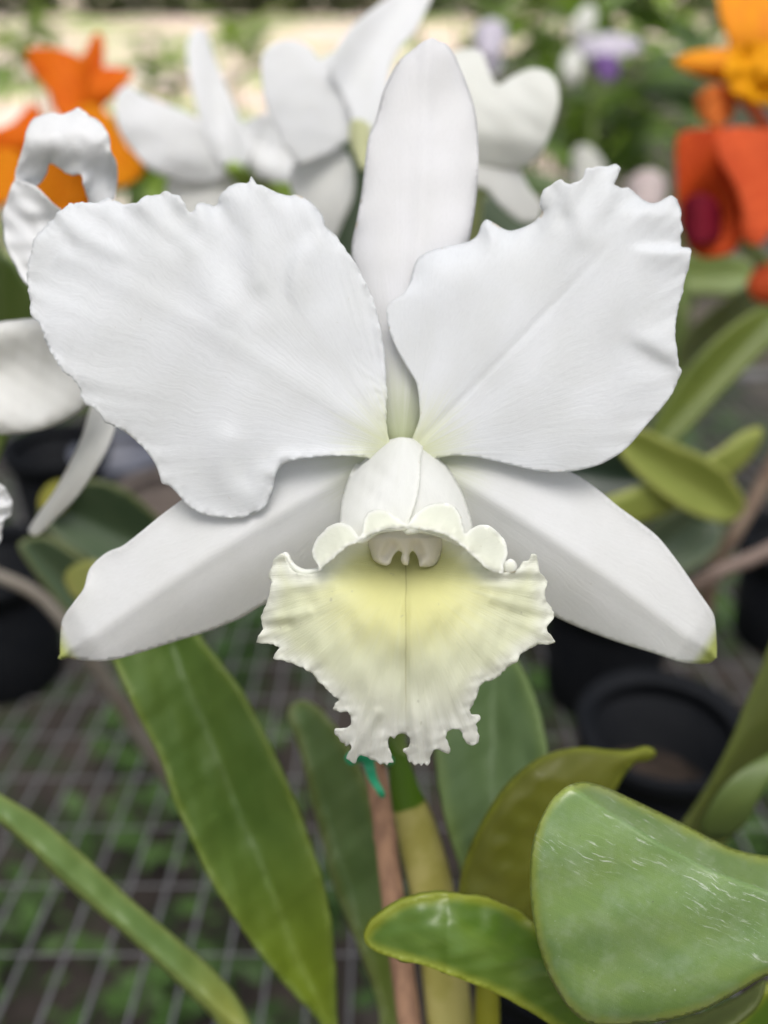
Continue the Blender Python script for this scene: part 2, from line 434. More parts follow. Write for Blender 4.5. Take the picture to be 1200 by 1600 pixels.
def d_lpet(x, y, d, s):
    bx, by = 618, 700
    r = np.hypot(x-bx, y-by) / 640; th = np.arctan2(-(y-by), -(x-bx))     # 0 = left, + = up
    z = D0 + 0.000 - 0.003 * r + 0.004 * r**2
    midth = 0.62 - 0.10 * r
    v = (th - midth)
    z = z + 0.0030 * v**2 * r - 0.0003 * np.exp(-(v * r / 0.03)**2) * (r < 0.95)          # groove of the midrib
    z = z + 0.0022 * smooth(0.15, 0.6, r) * np.exp(-((th + 0.20) / 0.30)**2)
    # ruffles (radial) growing to the margin
    m = np.exp(-d / 38) * smooth(0.35, 0.75, r)
    amp = 0.0002 + 0.0008 * smooth(430, 340, y) * smooth(60, 200, x)
    z = z + amp * m * (np.sin(th * 34 + 2.5 * np.sin(th * 7)) * 0.65 + 0.5 * np.sin(th * 61 + 1.0 + 2*np.sin(th*9)))
    z = z + 0.00022 * np.exp(-d / 26) * np.sin(th * 118 + 6*np.sin(th*11)) * smooth(400, 470, y) * smooth(660, 600, y)
    z = z + 0.0004 * np.exp(-d / 7) * wob(x, y, 21, 26)
    # top margin rolls back a little, in places
    z = z + 0.0030 * np.exp(-d / 12) * smooth(480, 330, y) * (0.5 + 0.5*wob(x, y, 8, 130))
    # crease of the upper right lobe
    z = z + step_ridge(x, y, [(507,345),(494,362),(473,380),(458,402),(452,430),(453,460),(462,484),(474,500)], 10, 0.0008, 34)
    z = z - ridge(x, y, [(300,335),(318,420),(345,480)], 30, 0.0008) + ridge(x, y, [(345,325),(360,400),(395,470)], 28, 0.0008)
    z = z - ridge(x, y, [(400,300),(398,360),(402,440)], 14, 0.0004) + ridge(x, y, [(260,310),(275,370)], 22, 0.0007)
    z = z - ridge(x, y, [(95,335),(125,365),(180,395)], 16, 0.0005) + ridge(x, y, [(84,345),(110,385)], 12, 0.0004)
    # curl of the lower lobe
    z = z - ridge(x, y, [(352,690),(348,725),(362,760),(395,772),(415,750)], 24, 0.0008)
    z = z - ridge(x, y, [(424,738),(438,716),(470,714),(560,712)], 10, 0.0007)
    return z + 0.0006 * wob(x, y, 2, 230, 2)
sheet('petal', LPET, d_lpet, m_petal_l, fl, spacing=4.2, edge_step=3.0, thick=0.00028, base=(628, 705), jitter=lambda x, y: np.where(((x < 150) & (y > 300)) , 1.6, 0.8) * (y < 700), jseed=4)['label'] = 'broad left petal with ragged top edge'

RPET = [(640,700),(655,655),(655,630),(651,600),(640,580),(625,555),(612,527),(605,500),(604,482),(610,472),(622,465),(632,457),(640,442),(643,430),(647,415),(655,402),(672,392),(698,385),(730,378),(745,368),(752,351),(760,343),(775,350),(788,358),(800,360),(820,354),(836,345),(846,333),(843,319),(849,296),(860,289),(877,281),(884,285),(890,288),(904,283),(912,275),(914,266),(924,262),(940,260),(953,259),(962,256),(970,261),(965,275),(960,288),(969,292),(983,295),(995,303),(1009,315),(1023,317),(1037,312),(1049,305),(1058,312),(1062,322),(1065,330),(1063,345),(1067,357),(1064,368),(1065,384),(1079,388),(1080,399),(1077,410),(1075,422),(1070,438),(1067,455),(1061,476),(1057,497),(1055,523),(1058,547),(1060,568),(1065,579),(1060,593),(1049,617),(1030,642),(1011,663),(988,691),(972,706),(955,717),(937,726),(913,733),(890,737),(867,738),(839,736),(800,727),(770,720),(740,714),(710,712),(680,716),(650,720)]
def d_rpet(x, y, d, s):
    bx, by = 645, 700
    r = np.hypot(x-bx, y-by) / 600; th = np.arctan2(-(y-by), (x-bx))      # 0 = right, + = up
    z = D0 + 0.001 - 0.004 * r + 0.005 * r**2
    midth = 0.78 + 0.03*r
    v = th - midth
    z = z + 0.005 * v**2 * r + 0.00028 * np.exp(-(v * r / 0.010)**2) * smooth(0.85, 0.5, r)
    m = np.exp(-d / 36) * smooth(0.35, 0.75, r)
    amp = 0.0003 + 0.0009 * smooth(440, 320, y)
    z = z + amp * m * (np.sin(th * 30 + 2.0*np.sin(th * 8) + 1) * 0.6 + 0.5 * np.sin(th * 55 + 2*np.sin(th*6)))
    z = z + 0.00010 * np.exp(-d / 30) * np.sin(th * 120 + 5*np.sin(th*9)) * smooth(0.5, 0.8, r)
    # the upper margin rolls back and catches the light
    z = z + 0.0052 * np.exp(-d / 20) * smooth(470, 390, y) * smooth(900, 800, x)
    z = z + 0.0030 * np.exp(-d / 18) * smooth(935, 975, x) * smooth(340, 310, y)
    z = z - ridge(x, y, [(890,290),(902,330),(915,370)], 18, 0.0005) + ridge(x, y, [(860,295),(878,340)], 16, 0.0006)
    z = z + step_ridge(x, y, [(1130,389),(1090,388),(1050,387),(1015,386),(975,384)], 5, 0.0014, 30)
    z = z + step_ridge(x, y, [(1100,600),(1068,579),(1040,562),(1010,545),(960,518)], 12, -0.0009, 34)
    return z + 0.0006 * wob(x, y, 6, 240, 2)
sheet('petal', RPET, d_rpet, m_petal_l, fl, spacing=4.2, edge_step=3.0, thick=0.00028, base=(638, 712), jitter=lambda x, y: 0.9 * (y < 620) * (x > 830), jseed=9)['label'] = 'broad right petal with notched outer edge'

# lip -----------------------------------------------------------------
def lip_mat():
    g = NT('lip_skin')
    u = g.attr('across'); v = g.attr('along'); e = g.attr('edge')
    px = g.attr('px'); py = g.attr('py')
    n2 = g.noise(g.vec(u, g.math('MULTIPLY', v, 0.12)), 2.2, 4, 0.6)
    n1 = g.noise(g.vec(u, g.math('MULTIPLY', v, 0.05)), 0.8, 3, 0.5)
    sp = g.noise(g.vec(u, v), 5.0, 3, 0.6)
    # pigment : yellow in the throat, cream on the lobe, white at the frill (measured in mm on the petal)
    dx = g.math('MULTIPLY', px, 1/19.0); dy = g.math('MULTIPLY', g.math('SUBTRACT', py, -1.0), 1/13.5)
    dd = g.math('SQRT', g.math('ADD', g.math('MULTIPLY', dx, dx), g.math('MULTIPLY', dy, dy)))
    dd = g.math('ADD', dd, g.math('MULTIPLY', g.math('SUBTRACT', n1, 0.5), 0.35))
    yel = g.range(dd, 0.25, 1.15, 1, 0)
    cream = g.range(g.math('ADD', py, g.math('MULTIPLY', g.math('ABSOLUTE', px), 0.12)), 10, 30, 1, 0)
    base = g.mix(cream, (0.80, 0.81, 0.77), (0.78, 0.80, 0.60))
    base = g.mix(yel, base, (0.78, 0.77, 0.38))
    base = g.mix(g.range(e, 0.2, 4.0, 0.75, 0), base, (0.86, 0.87, 0.83))
    # thin dark line down the middle + fine veins and a few bruises
    ln = g.math('MULTIPLY', g.range(g.math('ABSOLUTE', g.math('SUBTRACT', px, g.math('MULTIPLY', g.math('SUBTRACT', g.noise(g.vec(0.0, py), 0.2, 2), 0.5), 0.5))), 0.0, 0.22, 1, 0), g.range(py, 14, 26, 0.45, 0.0))
    base = g.mix(ln, base, (0.36, 0.33, 0.12))
    base = g.mix(g.math('MULTIPLY', g.range(n2, 0.5, 0.72), 0.12), base, (0.50, 0.52, 0.30))
    br = g.range(g.noise(g.vec(px, g.math('MULTIPLY', py, 0.8), 2.0), 0.55, 3, 0.5), 0.70, 0.78, 0, 0.5)
    base = g.mix(br, base, (0.46, 0.46, 0.36))
    h = g.math('ADD', g.math('MULTIPLY', n2, 0.6), g.math('ADD', g.math('MULTIPLY', n1, 0.5), g.math('MULTIPLY', sp, 0.15)))
    return g.surf(base, 0.5, 0.3, 0.42, None, g.bump(h, 0.5, 0.0004), sheen=0.1)
m_lip = lip_mat()

RIM = [(498,893),(506,884),(518,874),(530,863),(545,852),(563,844),(575,836),(590,830),(610,826),(638,825),(665,828),(690,833),(706,841),(722,853),(740,869),(755,883),(768,892),(786,896)]
LOBE = [(800,893),(810,888),(817,878),(827,876),(832,866),(838,867),(841,880),(844,895),(850,900),(855,908),(854,918),(852,930),(855,940),(862,950),(865,958),(862,972),(855,979),(857,988),(865,997),(868,1003),(855,1006),(838,1009),(824,1016),(813,1024),(808,1035),(798,1039),(785,1051),(772,1061),(758,1066),(750,1073),(745,1087),(739,1100),(733,1110),(736,1117),(743,1117),(750,1119),(749,1126),(744,1132),(745,1141),(749,1150),(747,1160),(738,1164),(730,1162),(726,1154),(722,1144),(714,1139),(704,1140),(698,1146),(697,1155),(702,1164),(704,1174),(700,1179),(692,1175),(684,1171),(677,1173),(673,1182),(671,1191),(667,1196),(662,1192),(658,1197),(653,1192),(648,1195),(643,1190),(639,1192),(636,1184),(631,1175),(632,1170),(638,1166),(641,1157),(636,1148),(628,1146),(621,1149),(616,1154),(611,1150),(606,1156),(607,1166),(611,1178),(615,1191),(609,1192),(605,1196),(600,1192),(594,1195),(588,1189),(580,1187),(572,1183),(564,1180),(559,1183),(554,1191),(547,1190),(541,1184),(545,1176),(550,1168),(546,1163),(541,1166),(537,1161),(531,1158),(529,1151),(524,1147),(523,1140),(534,1139),(544,1137),(549,1128),(547,1118),(540,1113),(530,1112),(521,1108),(524,1100),(529,1094),(520,1086),(510,1076),(496,1063),(485,1051),(470,1043),(455,1037),(441,1031),(432,1031),(426,1028),(430,1020),(437,1013),(427,1006),(415,1005),(401,1004),(404,993),(412,984),(409,975),(408,963),(413,950),(417,942),(420,932),(422,922),(424,909),(420,902),(421,894),(425,884),(427,875),(433,869),(441,865),(450,880),(460,893),(476,898)]
def d_lip(x, y, d, s):
    cx, cy = 632, 880
    # bowl of the throat
    q = np.sqrt(((x - cx) / 165)**2 + ((y - 862) / 92)**2)
    deep = 0.0135 * np.exp(-(q / 0.62)**2.2)
    z = D0 - 0.0235 + deep
    # the lobe: broad fold facing forward, edge tips back; channel down the middle
    t = np.clip((y - 960) / 230, -0.6, 1)
    z = z + 0.010 * np.clip(t, 0, 1)**2 - 0.003 * np.clip(t, 0, 1)
    z = z + 0.009 * (np.abs(x - cx) / 235)**2.5
    z = z + 0.0008 * np.exp(-((x - 634) / 5)**2) * smooth(880, 930, y)
    th = np.arctan2(y - 900, x - cx); m = np.exp(-d / 34)
    lat = smooth(90, 170, np.abs(x - cx))
    z = z + 0.0005 * m * lat * (np.sin(th * 26 + 2*np.sin(th*5)) * 0.8 + 0.45*np.sin(th * 47))
    z = z + 0.00035 * np.exp(-d / 45) * smooth(1060, 1120, y) * (np.sin(th * 40 + 1.5*np.sin(th*13)) + 0.5*np.sin(th * 83 + 1))
    z = z + 0.0003 * np.exp(-d / 10) * wob(x, y, 41, 22)
    z = z - 0.0003 * np.exp(-d / 6.0) * lat * (y > 900) * (0.3 + wob(x, y, 44, 50))
    z = z - ridge(x, y, [(548,1178),(572,1140),(590,1115)], 9, 0.0006) - ridge(x, y, [(600,1190),(598,1150)], 8, 0.0003) - ridge(x, y, [(655,1190),(648,1145)], 8, 0.0003)
    z = z - ridge(x, y, [(848,955),(810,945),(770,935)], 10, 0.0004) + ridge(x, y, [(850,968),(812,962),(770,950)], 10, 0.0004)
    z = z - ridge(x, y, [(412,966),(440,963),(480,955)], 9, 0.0007) + ridge(x, y, [(415,980),(450,976)], 8, 0.0008)
    return z + 0.0006 * wob(x, y, 17, 120)
lip = sheet('lip', RIM + LOBE, d_lip, m_lip, fl, spacing=3.6, edge_step=2.4, base=(632, 890), thick=0.00022, jitter=lambda x, y: 1.0 * (y > 900), jseed=12, tension=0.45)
lip['label'] = 'frilled cream lip with yellow throat'
me = lip.data
org = origin(lip.parent)
co_ = np.empty(len(me.vertices) * 3, np.float32); me.vertices.foreach_get('co', co_); co_ = co_.reshape(-1, 3) + np.array(org)[None]
rel = co_ - np.array(CAM)[None]
dz = rel @ np.array(FWD); ppx = rel @ np.array(RIGHT) / dz * F + 600; ppy = 800 - rel @ np.array(UP) / dz * F
def mmattr(me, x, y):
    a = me.attributes.new('px', 'FLOAT', 'POINT'); a.data.foreach_set('value', ((x - 634) * 0.118).astype(np.float32))
    a = me.attributes.new('py', 'FLOAT', 'POINT'); a.data.foreach_set('value', ((y - 930) * 0.118).astype(np.float32))
mmattr(me, ppx, ppy)

m_rim = petal_mat('lip_rim_skin', (0.82, 0.84, 0.74), vein=0.45, transl=0.36, edge=(1.0, (0.90, 0.91, 0.87), 0.9))
g_tint = (0.70, 0.75, 0.45)
# flared margin above the mouth : four scallops, each rolling back from the mouth's rim
def d_rim(rim):
    def f(x, y, d, s):
        dr, sr, _ = dist_poly(x, y, rim, closed=False)
        k = np.clip(dr / 45, 0, 1)
        base = D0 - 0.0258 + 0.004 * ((x - 634) / 150)**2
        return base + 0.009 * k**1.5 - 0.0012 * np.sin(k * 3.1) + 0.0003 * wob(x, y, 51, 50) + 0.0003 * np.exp(-d / 8) * wob(x, y, 52, 30)
    return f
RIMS = [(r[0], r[1] - 0.5) for r in RIM]
RIM_OUT = [(498,894),(497,884),(490,873),(487,860),(493,844),(502,833),(512,823),(528,817),(544,820),(553,829),(560,838),(565,834),(567,820),(573,802),(590,796),(608,800),(624,811),(636,819),(641,813),(651,801),(667,790),(680,786),(695,786),(709,790),(718,801),(723,817),(728,833),(734,828),(742,823),(752,820),(763,821),(774,828),(782,836),(789,845),(793,860),(791,872),(787,882),(786,895)]
sheet('mouth_rim', RIM_OUT + [(x, y + 1) for x, y in RIM[::-1][1:-1]], d_rim(RIM), m_rim, lip, spacing=3.0, edge_step=2.0, base=(632, 900), thick=0.00025, jitter=lambda x, y: 0.3 * (np.abs(y - 840) < 80), jseed=3)['label'] = 'scalloped rim of the throat'
# rolled bright fold at the left corner and the little bead at the right corner
sheet('ruffle', [(439,867),(446,862),(452,866),(457,876),(465,884),(477,889),(490,888),(500,886),(505,890),(498,896),(488,899),(480,904),(469,903),(460,898),(452,888),(446,878)],
      lambda x, y, d, s: D0 - 0.0215 + 0.0010 * np.exp(-d / 3.5) + 0.006*(np.abs(x-632)/235)**2.5, m_rim, lip, spacing=3, edge_step=2.2, base=(632, 900), thick=0.0008)
sheet('ruffle', [(786,884),(790,877),(797,873),(804,876),(808,884),(806,893),(798,897),(789,895)],
      lambda x, y, d, s: D0 - 0.0206 + 0.0008 * np.exp(-d / 4.5), m_rim, lip, spacing=2.6, edge_step=2.0, base=(632, 900), thick=0.0008)

# tube of the lip: two side lobes that overlap over the column
def d_hood(off, sgn):
    def f(x, y, d, s):
        t = np.clip((y - 684) / 145, 0, 1.1)
        hw = 30 + 82 * np.sin(np.clip(t, 0, 1) * 1.45)
        v = np.clip((x - (628 + 7*t)) / hw, -1.15, 1.15)
        z = D0 - 0.0005 - 0.0215 * t**0.85
        z = z + 0.014 * (1 - np.sqrt(np.clip(1 - (v * 0.93)**2, 0.02, 1)))
        return z + off + 0.0004 * wob(x, y, 61, 60)
    return f
sheet('side_lobe', [(655,696),(661,699),(680,711),(691,721),(701,732),(711,747),(720,764),(726,779),(731,793),(736,809),(739,826),(734,850),(715,852),(690,838),(660,830),(632,830),(628,800),(634,760),(640,720)],
      d_hood(0.0010, 1), m_hood, lip, spacing=4, edge_step=3, base=(632, 670), thick=0.0005)['label'] = 'right side lobe, tucked under the left one'
sheet('side_lobe', [(661,689),(650,686),(638,684),(625,683),(612,686),(600,690),(588,697),(575,706),(563,716),(553,729),(545,745),(538,765),(533,785),(531,805),(531,822),(540,842),(562,848),(590,832),(615,827),(635,824),(640,810),(646,795),(652,777),(655,760),(657,740),(658,715),(661,700)],
      d_hood(-0.0006, -1), m_hood, lip, spacing=4, edge_step=3, base=(632, 670), thick=0.0005)['label'] = 'left side lobe lapping over the right one'

m_col = petal_mat('column_skin', (0.82, 0.78, 0.70), vein=0.2, transl=0.3, edge=(1.2, (0.80, 0.78, 0.70), 0.7))
COLUMN = [(566,815),(569,836),(573,848),(578,860),(582,873),(590,880),(603,884),(610,880),(613,871),(618,864),(623,861),(628,864),(626,874),(630,882),(637,883),(640,874),(640,866),(645,861),(650,866),(654,876),(656,885),(670,886),(681,882),(687,872),(692,858),(696,845),(698,832),(700,815),(660,800),(610,800)]
column = sheet('column', COLUMN, lambda x, y, d, s: D0 - 0.0150 + 0.0020 * ((x-633)/66)**2 - 0.0016*(1-np.exp(-d/7)) + 0.010 * np.clip((840-y)/40, 0, 1)
      + ridge(x, y, [(603,868),(612,852)], 8, 0.0016) + ridge(x, y, [(655,866),(650,852)], 8, 0.0016), m_col, fl, spacing=3, edge_step=2.2, base=(632, 780), thick=0.0012)
column['label'] = 'beige column tip inside the throat'
m_stem = simple_mat('stem_skin', (0.16, 0.24, 0.06), (0.22, 0.30, 0.09), 90, 0.45, 0.4, 0.2)
pxtube('flower_stalk', [(628,700,0.203,10),(628,760,0.222,12),(630,900,0.238,12),(628,1060,0.258,12),(622,1160,0.272,12),(636,1230,0.276,13)], m_stem, fl)

# ------------------------------------------------------------------ neighbouring white flowers
m_w2 = petal_mat('white_petal_soft', (0.84, 0.85, 0.86), vein=0.2, tint=(0.62, 0.68, 0.30), t0=-4, t1=6)
m_w3 = petal_mat('white_petal_grey', (0.80, 0.805, 0.785), vein=0.2)
f2 = empty('orchid_flower', P(20, 520, 0.27), 'white orchid cut by the left photo edge with arched curled petal', 'orchid flower', 'white orchid flowers')
sheet('petal', [(4,332),(5,355),(9,385),(24,413),(41,441),(80,460),(120,420),(125,370),(110,338),(94,328),(82,319),(67,304),(54,291),(42,286),(24,282),(16,295),(11,312)],
      lambda x, y, d, s: 0.226 + 0.006*((x-60)/60)**2 + 0.0015*wob(x, y, 71, 90) - 0.002*np.exp(-d/10), m_w2, f2, spacing=5, base=(60, 480), jitter=0.4)
sheet('petal', [(20,290),(24,280),(28,254),(37,226),(40,207),(49,188),(64,180),(82,176),(97,178),(111,174),(122,168),(131,174),(141,181),(154,188),(163,199),(171,214),(173,235),(181,250),(184,270),(183,290),(178,318),(172,345),(150,345),(139,318),(134,300),(131,288),(126,273),(112,274),(101,269),(90,261),(77,256),(74,269),(66,282),(54,292),(40,290)],
      lambda x, y, d, s: 0.229 - 0.007*np.exp(-((y-225)/38)**2) + 0.0022*np.exp(-d/12)*(0.5+wob(x,y,72,90)) + 0.0006*wob(x, y, 73, 110)
      + step_ridge(x, y, [(60,240),(90,215),(120,212),(150,228),(172,240)], 12, 0.0012, 40), m_w2, f2, spacing=4, edge_step=3, base=(90, 420), jitter=0.5)['label'] = 'petal curled over into an arch'
sheet('sepal', [(-60,520),(0,503),(25,500),(50,497),(100,490),(150,520),(158,590),(148,618),(132,636),(110,652),(80,667),(50,675),(0,679),(-60,670)],
      lambda x, y, d, s: 0.240 + 0.004*np.sin((y-520)/40.0) + 0.001*wob(x, y, 74, 120) + 0.004*np.exp(-d/14), m_w3, f2, spacing=6, axis=((150,560),(-60,600)))
sheet('sepal', [(150,610),(170,640),(179,665),(170,695),(150,733),(120,777),(90,808),(66,832),(52,838),(44,829),(60,802),(86,765),(110,720),(128,680),(140,640)],
      lambda x, y, d, s: 0.258 + 0.012*((y-720)/120)**2 - 0.003*np.tanh((x - (150-(y-640)*0.52))/10), m_w3, f2, spacing=5, axis=((160,630),(50,835)))['label'] = 'thin twisted sepal hanging down'
sheet('lip', [(-60,740),(-20,748),(0,758),(9,767),(17,782),(19,795),(14,806),(5,812),(2,830),(-2,850),(-30,860),(-60,850)],
      lambda x, y, d, s: 0.235 + 0.002*wob(x, y, 76, 30), m_w2, f2, spacing=5, base=(-60, 790), jitter=1.0)
pxtube('flower_stalk', [(60,560,0.262,9),(20,640,0.30,10),(-40,800,0.33,10),(-60,1000,0.36,10)], m_stem, f2)

BACK = 0.06
f3 = empty('orchid_flower', P(365, 270, 0.43), 'blurred white orchid with narrow upright sepal, right of the orange flowers', 'orchid flower', 'white orchid flowers')
sheet('petal', [(180,168),(184,143),(200,134),(225,148),(260,162),(298,178),(330,205),(362,245),(352,278),(310,290),(270,280),(235,265),(205,232),(185,200)], lambda x, y, d, s: 0.365 - 0.012*((365-x)/185)**2 + 0.003*((y-210)/60)**2 + 0.0012*wob(x, y, 93, 110), m_w2, f3, spacing=8, base=(370,270))
sheet('sepal', [(291,75),(298,52),(312,42),(324,52),(336,90),(352,130),(372,180),(395,235),(372,268),(342,252),(320,210),(305,160),(295,110)], lambda x, y, d, s: 0.362 + 0.02*((270-y)/220)**2 + 0.004*np.sin((x-320)/18), m_w2, f3, spacing=8, base=(370,280))
sheet('petal', [(372,200),(400,182),(440,170),(500,180),(520,230),(470,280),(420,284),(380,272)], lambda x, y, d, s: 0.368 + 0.004*wob(x, y, 81, 90), m_w2, f3, spacing=8, base=(370,270))
sheet('sepal', [(262,282),(300,285),(345,270),(368,285),(365,330),(350,370),(300,380),(265,350)], lambda x, y, d, s: 0.372 + 0.003*((y-280)/90)**2 + 0.002*((x-315)/50)**2, m_w3, f3, spacing=8, base=(365,270))
m_gr = simple_mat('green_heart', (0.28, 0.36, 0.07), (0.20, 0.30, 0.05), 80, 0.5)
pxtube('column', [(360,262,0.36,10),(380,272,0.368,14),(420,300,0.39,12),(450,360,0.41,12)], m_gr, f3)

BACK = 0.045
f4 = empty('orchid_flower', P(560, 220, 0.355), 'white orchid directly behind the upright sepal of the sharp bloom', 'orchid flower', 'white orchid flowers')
sheet('petal', [(409,105),(411,84),(428,67),(458,62),(484,74),(500,92),(518,82),(540,84),(562,128),(568,190),(548,216),(520,236),(490,250),(466,256),(450,236),(430,200),(414,158)], lambda x, y, d, s: 0.306 - 0.009*((560-x)/150)**2 + 0.002*((y-160)/90)**2 + 0.0006*wob(x, y, 91, 160), m_w2, f4, spacing=7, base=(562,215))
sheet('sepal', [(515,105),(540,52),(580,15),(620,-12),(668,-40),(676,-10),(662,22),(648,48),(622,78),(608,112),(600,160),(578,212),(556,200),(535,150)], lambda x, y, d, s: 0.300 + 0.012*((200-y)/200)**2 + 0.004*np.sin((x+y*0.7-600)/30), m_w2, f4, spacing=7, base=(562,220))
sheet('sepal', [(460,255),(500,242),(535,232),(552,262),(552,305),(534,350),(515,385),(488,362),(465,320),(452,285)], lambda x, y, d, s: 0.312 + 0.003*((y-300)/60)**2 - 0.004*((x-500)/50), m_w3, f4, spacing=7, base=(556,228))
sheet('petal', [(640,150),(690,90),(735,75),(754,84),(764,108),(776,132),(800,119),(830,107),(857,112),(871,132),(873,162),(862,202),(845,240),(822,260),(790,266),(760,262),(700,250),(650,220)], lambda x, y, d, s: 0.312 - 0.010*((x-640)/230)**2 + 0.005*((y-180)/70)**2 + 0.001*wob(x, y, 92, 160), petal_mat('white_petal_cream', (0.83, 0.84, 0.80), vein=0.2), f4, spacing=7, base=(600,220))
sheet('sepal', [(650,250),(720,245),(770,252),(812,266),(826,292),(846,320),(840,346),(812,346),(782,322),(754,294),(700,290)], lambda x, y, d, s: 0.316 + 0.003*((y-250)/90)**2, m_w3, f4, spacing=7, base=(600,240))
sheet('column', [(548,190),(562,186),(578,196),(585,225),(582,260),(566,262),(552,240),(546,215)], lambda x, y, d, s: 0.298 - 0.004*np.exp(-((x-565)/12)**2), petal_mat('cream_column', (0.72, 0.74, 0.46), vein=0.1), f4, spacing=5, base=(565,220), thick=0.003)
pxtube('flower_stalk', [(700,240,0.325,9),(742,270,0.33,10),(742,330,0.335,11),(735,400,0.35,11),(720,560,0.40,12)], simple_mat('pale_stalk', (0.42, 0.46, 0.22), (0.36, 0.42, 0.18), 60), f4)

BACK = 0.0
pg = empty('orchid_plant', P(560, 520, 0.42), 'dark leaved orchid plant showing through the gap left of the tall white sepal', 'orchid plant', 'orchid plants on the bench')
# ------------------------------------------------------------------ coloured flowers behind
def colour_mat(name, a, b, e=None):
    g = NT(name); u = g.attr('across'); v = g.attr('along')
    n = g.noise(g.vec(u, g.math('MULTIPLY', v, 0.2)), 0.25, 3)
    c = g.mix(g.range(n, 0.35, 0.65), a, b)
    if e: c = g.mix(g.range(v, e[0], e[1], 1, 0), c, e[2])
    c = g.mix(g.math('MULTIPLY', g.range(g.noise(g.vec(u, g.math('MULTIPLY', v, 0.1)), 0.9, 3), 0.45, 0.65), 0.35), c, tuple(k*0.6 for k in b))
    return g.surf(c, 0.6, 0.1, 0.35, None, g.bump(n, 0.3, 0.001))
m_or = colour_mat('orange_petal', (0.80, 0.20, 0.008), (0.72, 0.13, 0.006))
m_or2 = colour_mat('amber_petal', (0.85, 0.34, 0.01), (0.80, 0.24, 0.008))
m_yo = colour_mat('golden_petal', (0.90, 0.40, 0.015), (0.88, 0.32, 0.03))
m_yo2 = colour_mat('golden_petal_deep', (0.85, 0.36, 0.004), (0.88, 0.44, 0.01))
m_ro = colour_mat('red_orange_petal', (0.62, 0.09, 0.015), (0.52, 0.06, 0.012))
m_ro2 = colour_mat('red_orange_petal_light', (0.74, 0.13, 0.04), (0.66, 0.10, 0.03))
m_mg = colour_mat('magenta_throat', (0.26, 0.012, 0.035), (0.16, 0.010, 0.02))

def flower(name, at, label, cat, group, parts):
    e = empty(name, P(at[0], at[1], at[2] + BACK), label, cat, group)
    for pn, pts, dep, mt in parts: sheet(pn, pts, dep, mt, e, spacing=8, base=(at[0], at[1]), thick=0.0008)
    return e
GO = 'orange orchid flowers behind'
BACK = 0.08
a = flower('orchid_flower', (125,170,0.52), 'orange star-shaped orchid at upper left above the arched white petal', 'orchid flower', GO, [
    ('petal', [(40,95),(45,76),(75,74),(108,80),(130,95),(138,140),(132,182),(105,190),(84,172),(78,148),(60,126)], lambda x, y, d, s: 0.515 + 0.01*((x-90)/50)**2 - 0.006*((y-130)/60), m_or),
    ('petal', [(122,110),(135,75),(150,50),(160,56),(162,92),(158,140),(145,190),(125,180)], lambda x, y, d, s: 0.522 + 0.008*np.sin((x-120)/20), m_or),
    ('petal', [(140,125),(165,105),(190,106),(207,113),(192,134),(170,158),(150,185),(135,165)], lambda x, y, d, s: 0.512 + 0.008*((y-140)/40)**2, m_or),
    ('lip', [(112,175),(140,162),(170,178),(190,214),(214,244),(226,268),(196,290),(150,285),(125,250),(108,210)], lambda x, y, d, s: 0.50 + 0.012*((x-160)/60)**2, m_or2)])
pxtube('flower_stalk', [(125,170,0.53,7),(135,230,0.55,7),(150,330,0.57,8),(160,600,0.62,8)], m_stem, a)
a = flower('orchid_flower', (90,275,0.55), 'amber orchid seen through the loop of the arched white petal', 'orchid flower', GO, [
    ('petal', [(50,250),(90,238),(130,250),(145,300),(130,345),(80,350),(50,320)], lambda x, y, d, s: 0.545 + 0.01*((x-95)/50)**2, m_or2),
    ('petal', [(170,215),(200,232),(220,262),(210,285),(180,290),(150,300),(145,250)], lambda x, y, d, s: 0.552 + 0.008*wob(x, y, 3, 60), m_or)])
pxtube('flower_stalk', [(90,300,0.56,7),(110,420,0.58,8),(130,640,0.62,8)], m_stem, a)
a = flower('orchid_flower', (10,250,0.50), 'deep orange orchid cut by the left photo edge beside the arched petal', 'orchid flower', GO, [
    ('petal', [(-40,215),(0,200),(22,190),(40,170),(55,162),(64,190),(50,235),(30,262),(0,270),(-40,260)], lambda x, y, d, s: 0.50 + 0.012*((y-215)/50)**2, m_or),
    ('petal', [(-40,240),(0,232),(32,240),(40,270),(24,305),(0,322),(-40,320)], lambda x, y, d, s: 0.495 + 0.01*((x-10)/40)**2, m_or2)])
pxtube('flower_stalk', [(5,290,0.51,7),(0,400,0.53,8),(-10,640,0.6,8)], m_stem, a)
a = flower('orchid_flower', (1170,115,0.46), 'golden yellow orchid at the top right corner', 'orchid flower', GO, [
    ('petal', [(1128,-30),(1124,18),(1134,50),(1146,86),(1190,104),(1260,80),(1260,-30)], lambda x, y, d, s: 0.47 + 0.015*((y-50)/80)**2, m_yo),
    ('petal', [(1053,98),(1075,82),(1110,76),(1150,78),(1172,105),(1150,130),(1118,128),(1082,116)], lambda x, y, d, s: 0.455 + 0.01*((y-100)/30)**2 + 0.01*((1170-x)/110)**2, m_yo),
    ('lip', [(1140,85),(1168,66),(1210,70),(1260,80),(1260,165),(1215,168),(1180,160),(1150,148),(1132,118)], lambda x, y, d, s: 0.446 + 0.006*wob(x, y, 5, 70), m_yo2),
    ('petal', [(1088,150),(1110,134),(1142,136),(1152,158),(1142,186),(1120,199),(1098,190),(1086,168)], lambda x, y, d, s: 0.452 + 0.012*((x-1118)/30)**2, colour_mat('coral_petal', (0.80, 0.24, 0.05), (0.74, 0.20, 0.04)))])
pxtube('flower_stalk', [(1150,140,0.46,9),(1180,175,0.46,9),(1205,215,0.465,10),(1240,300,0.48,10)], simple_mat('red_stalk', (0.60, 0.13, 0.04), (0.5, 0.1, 0.03), 60), a)
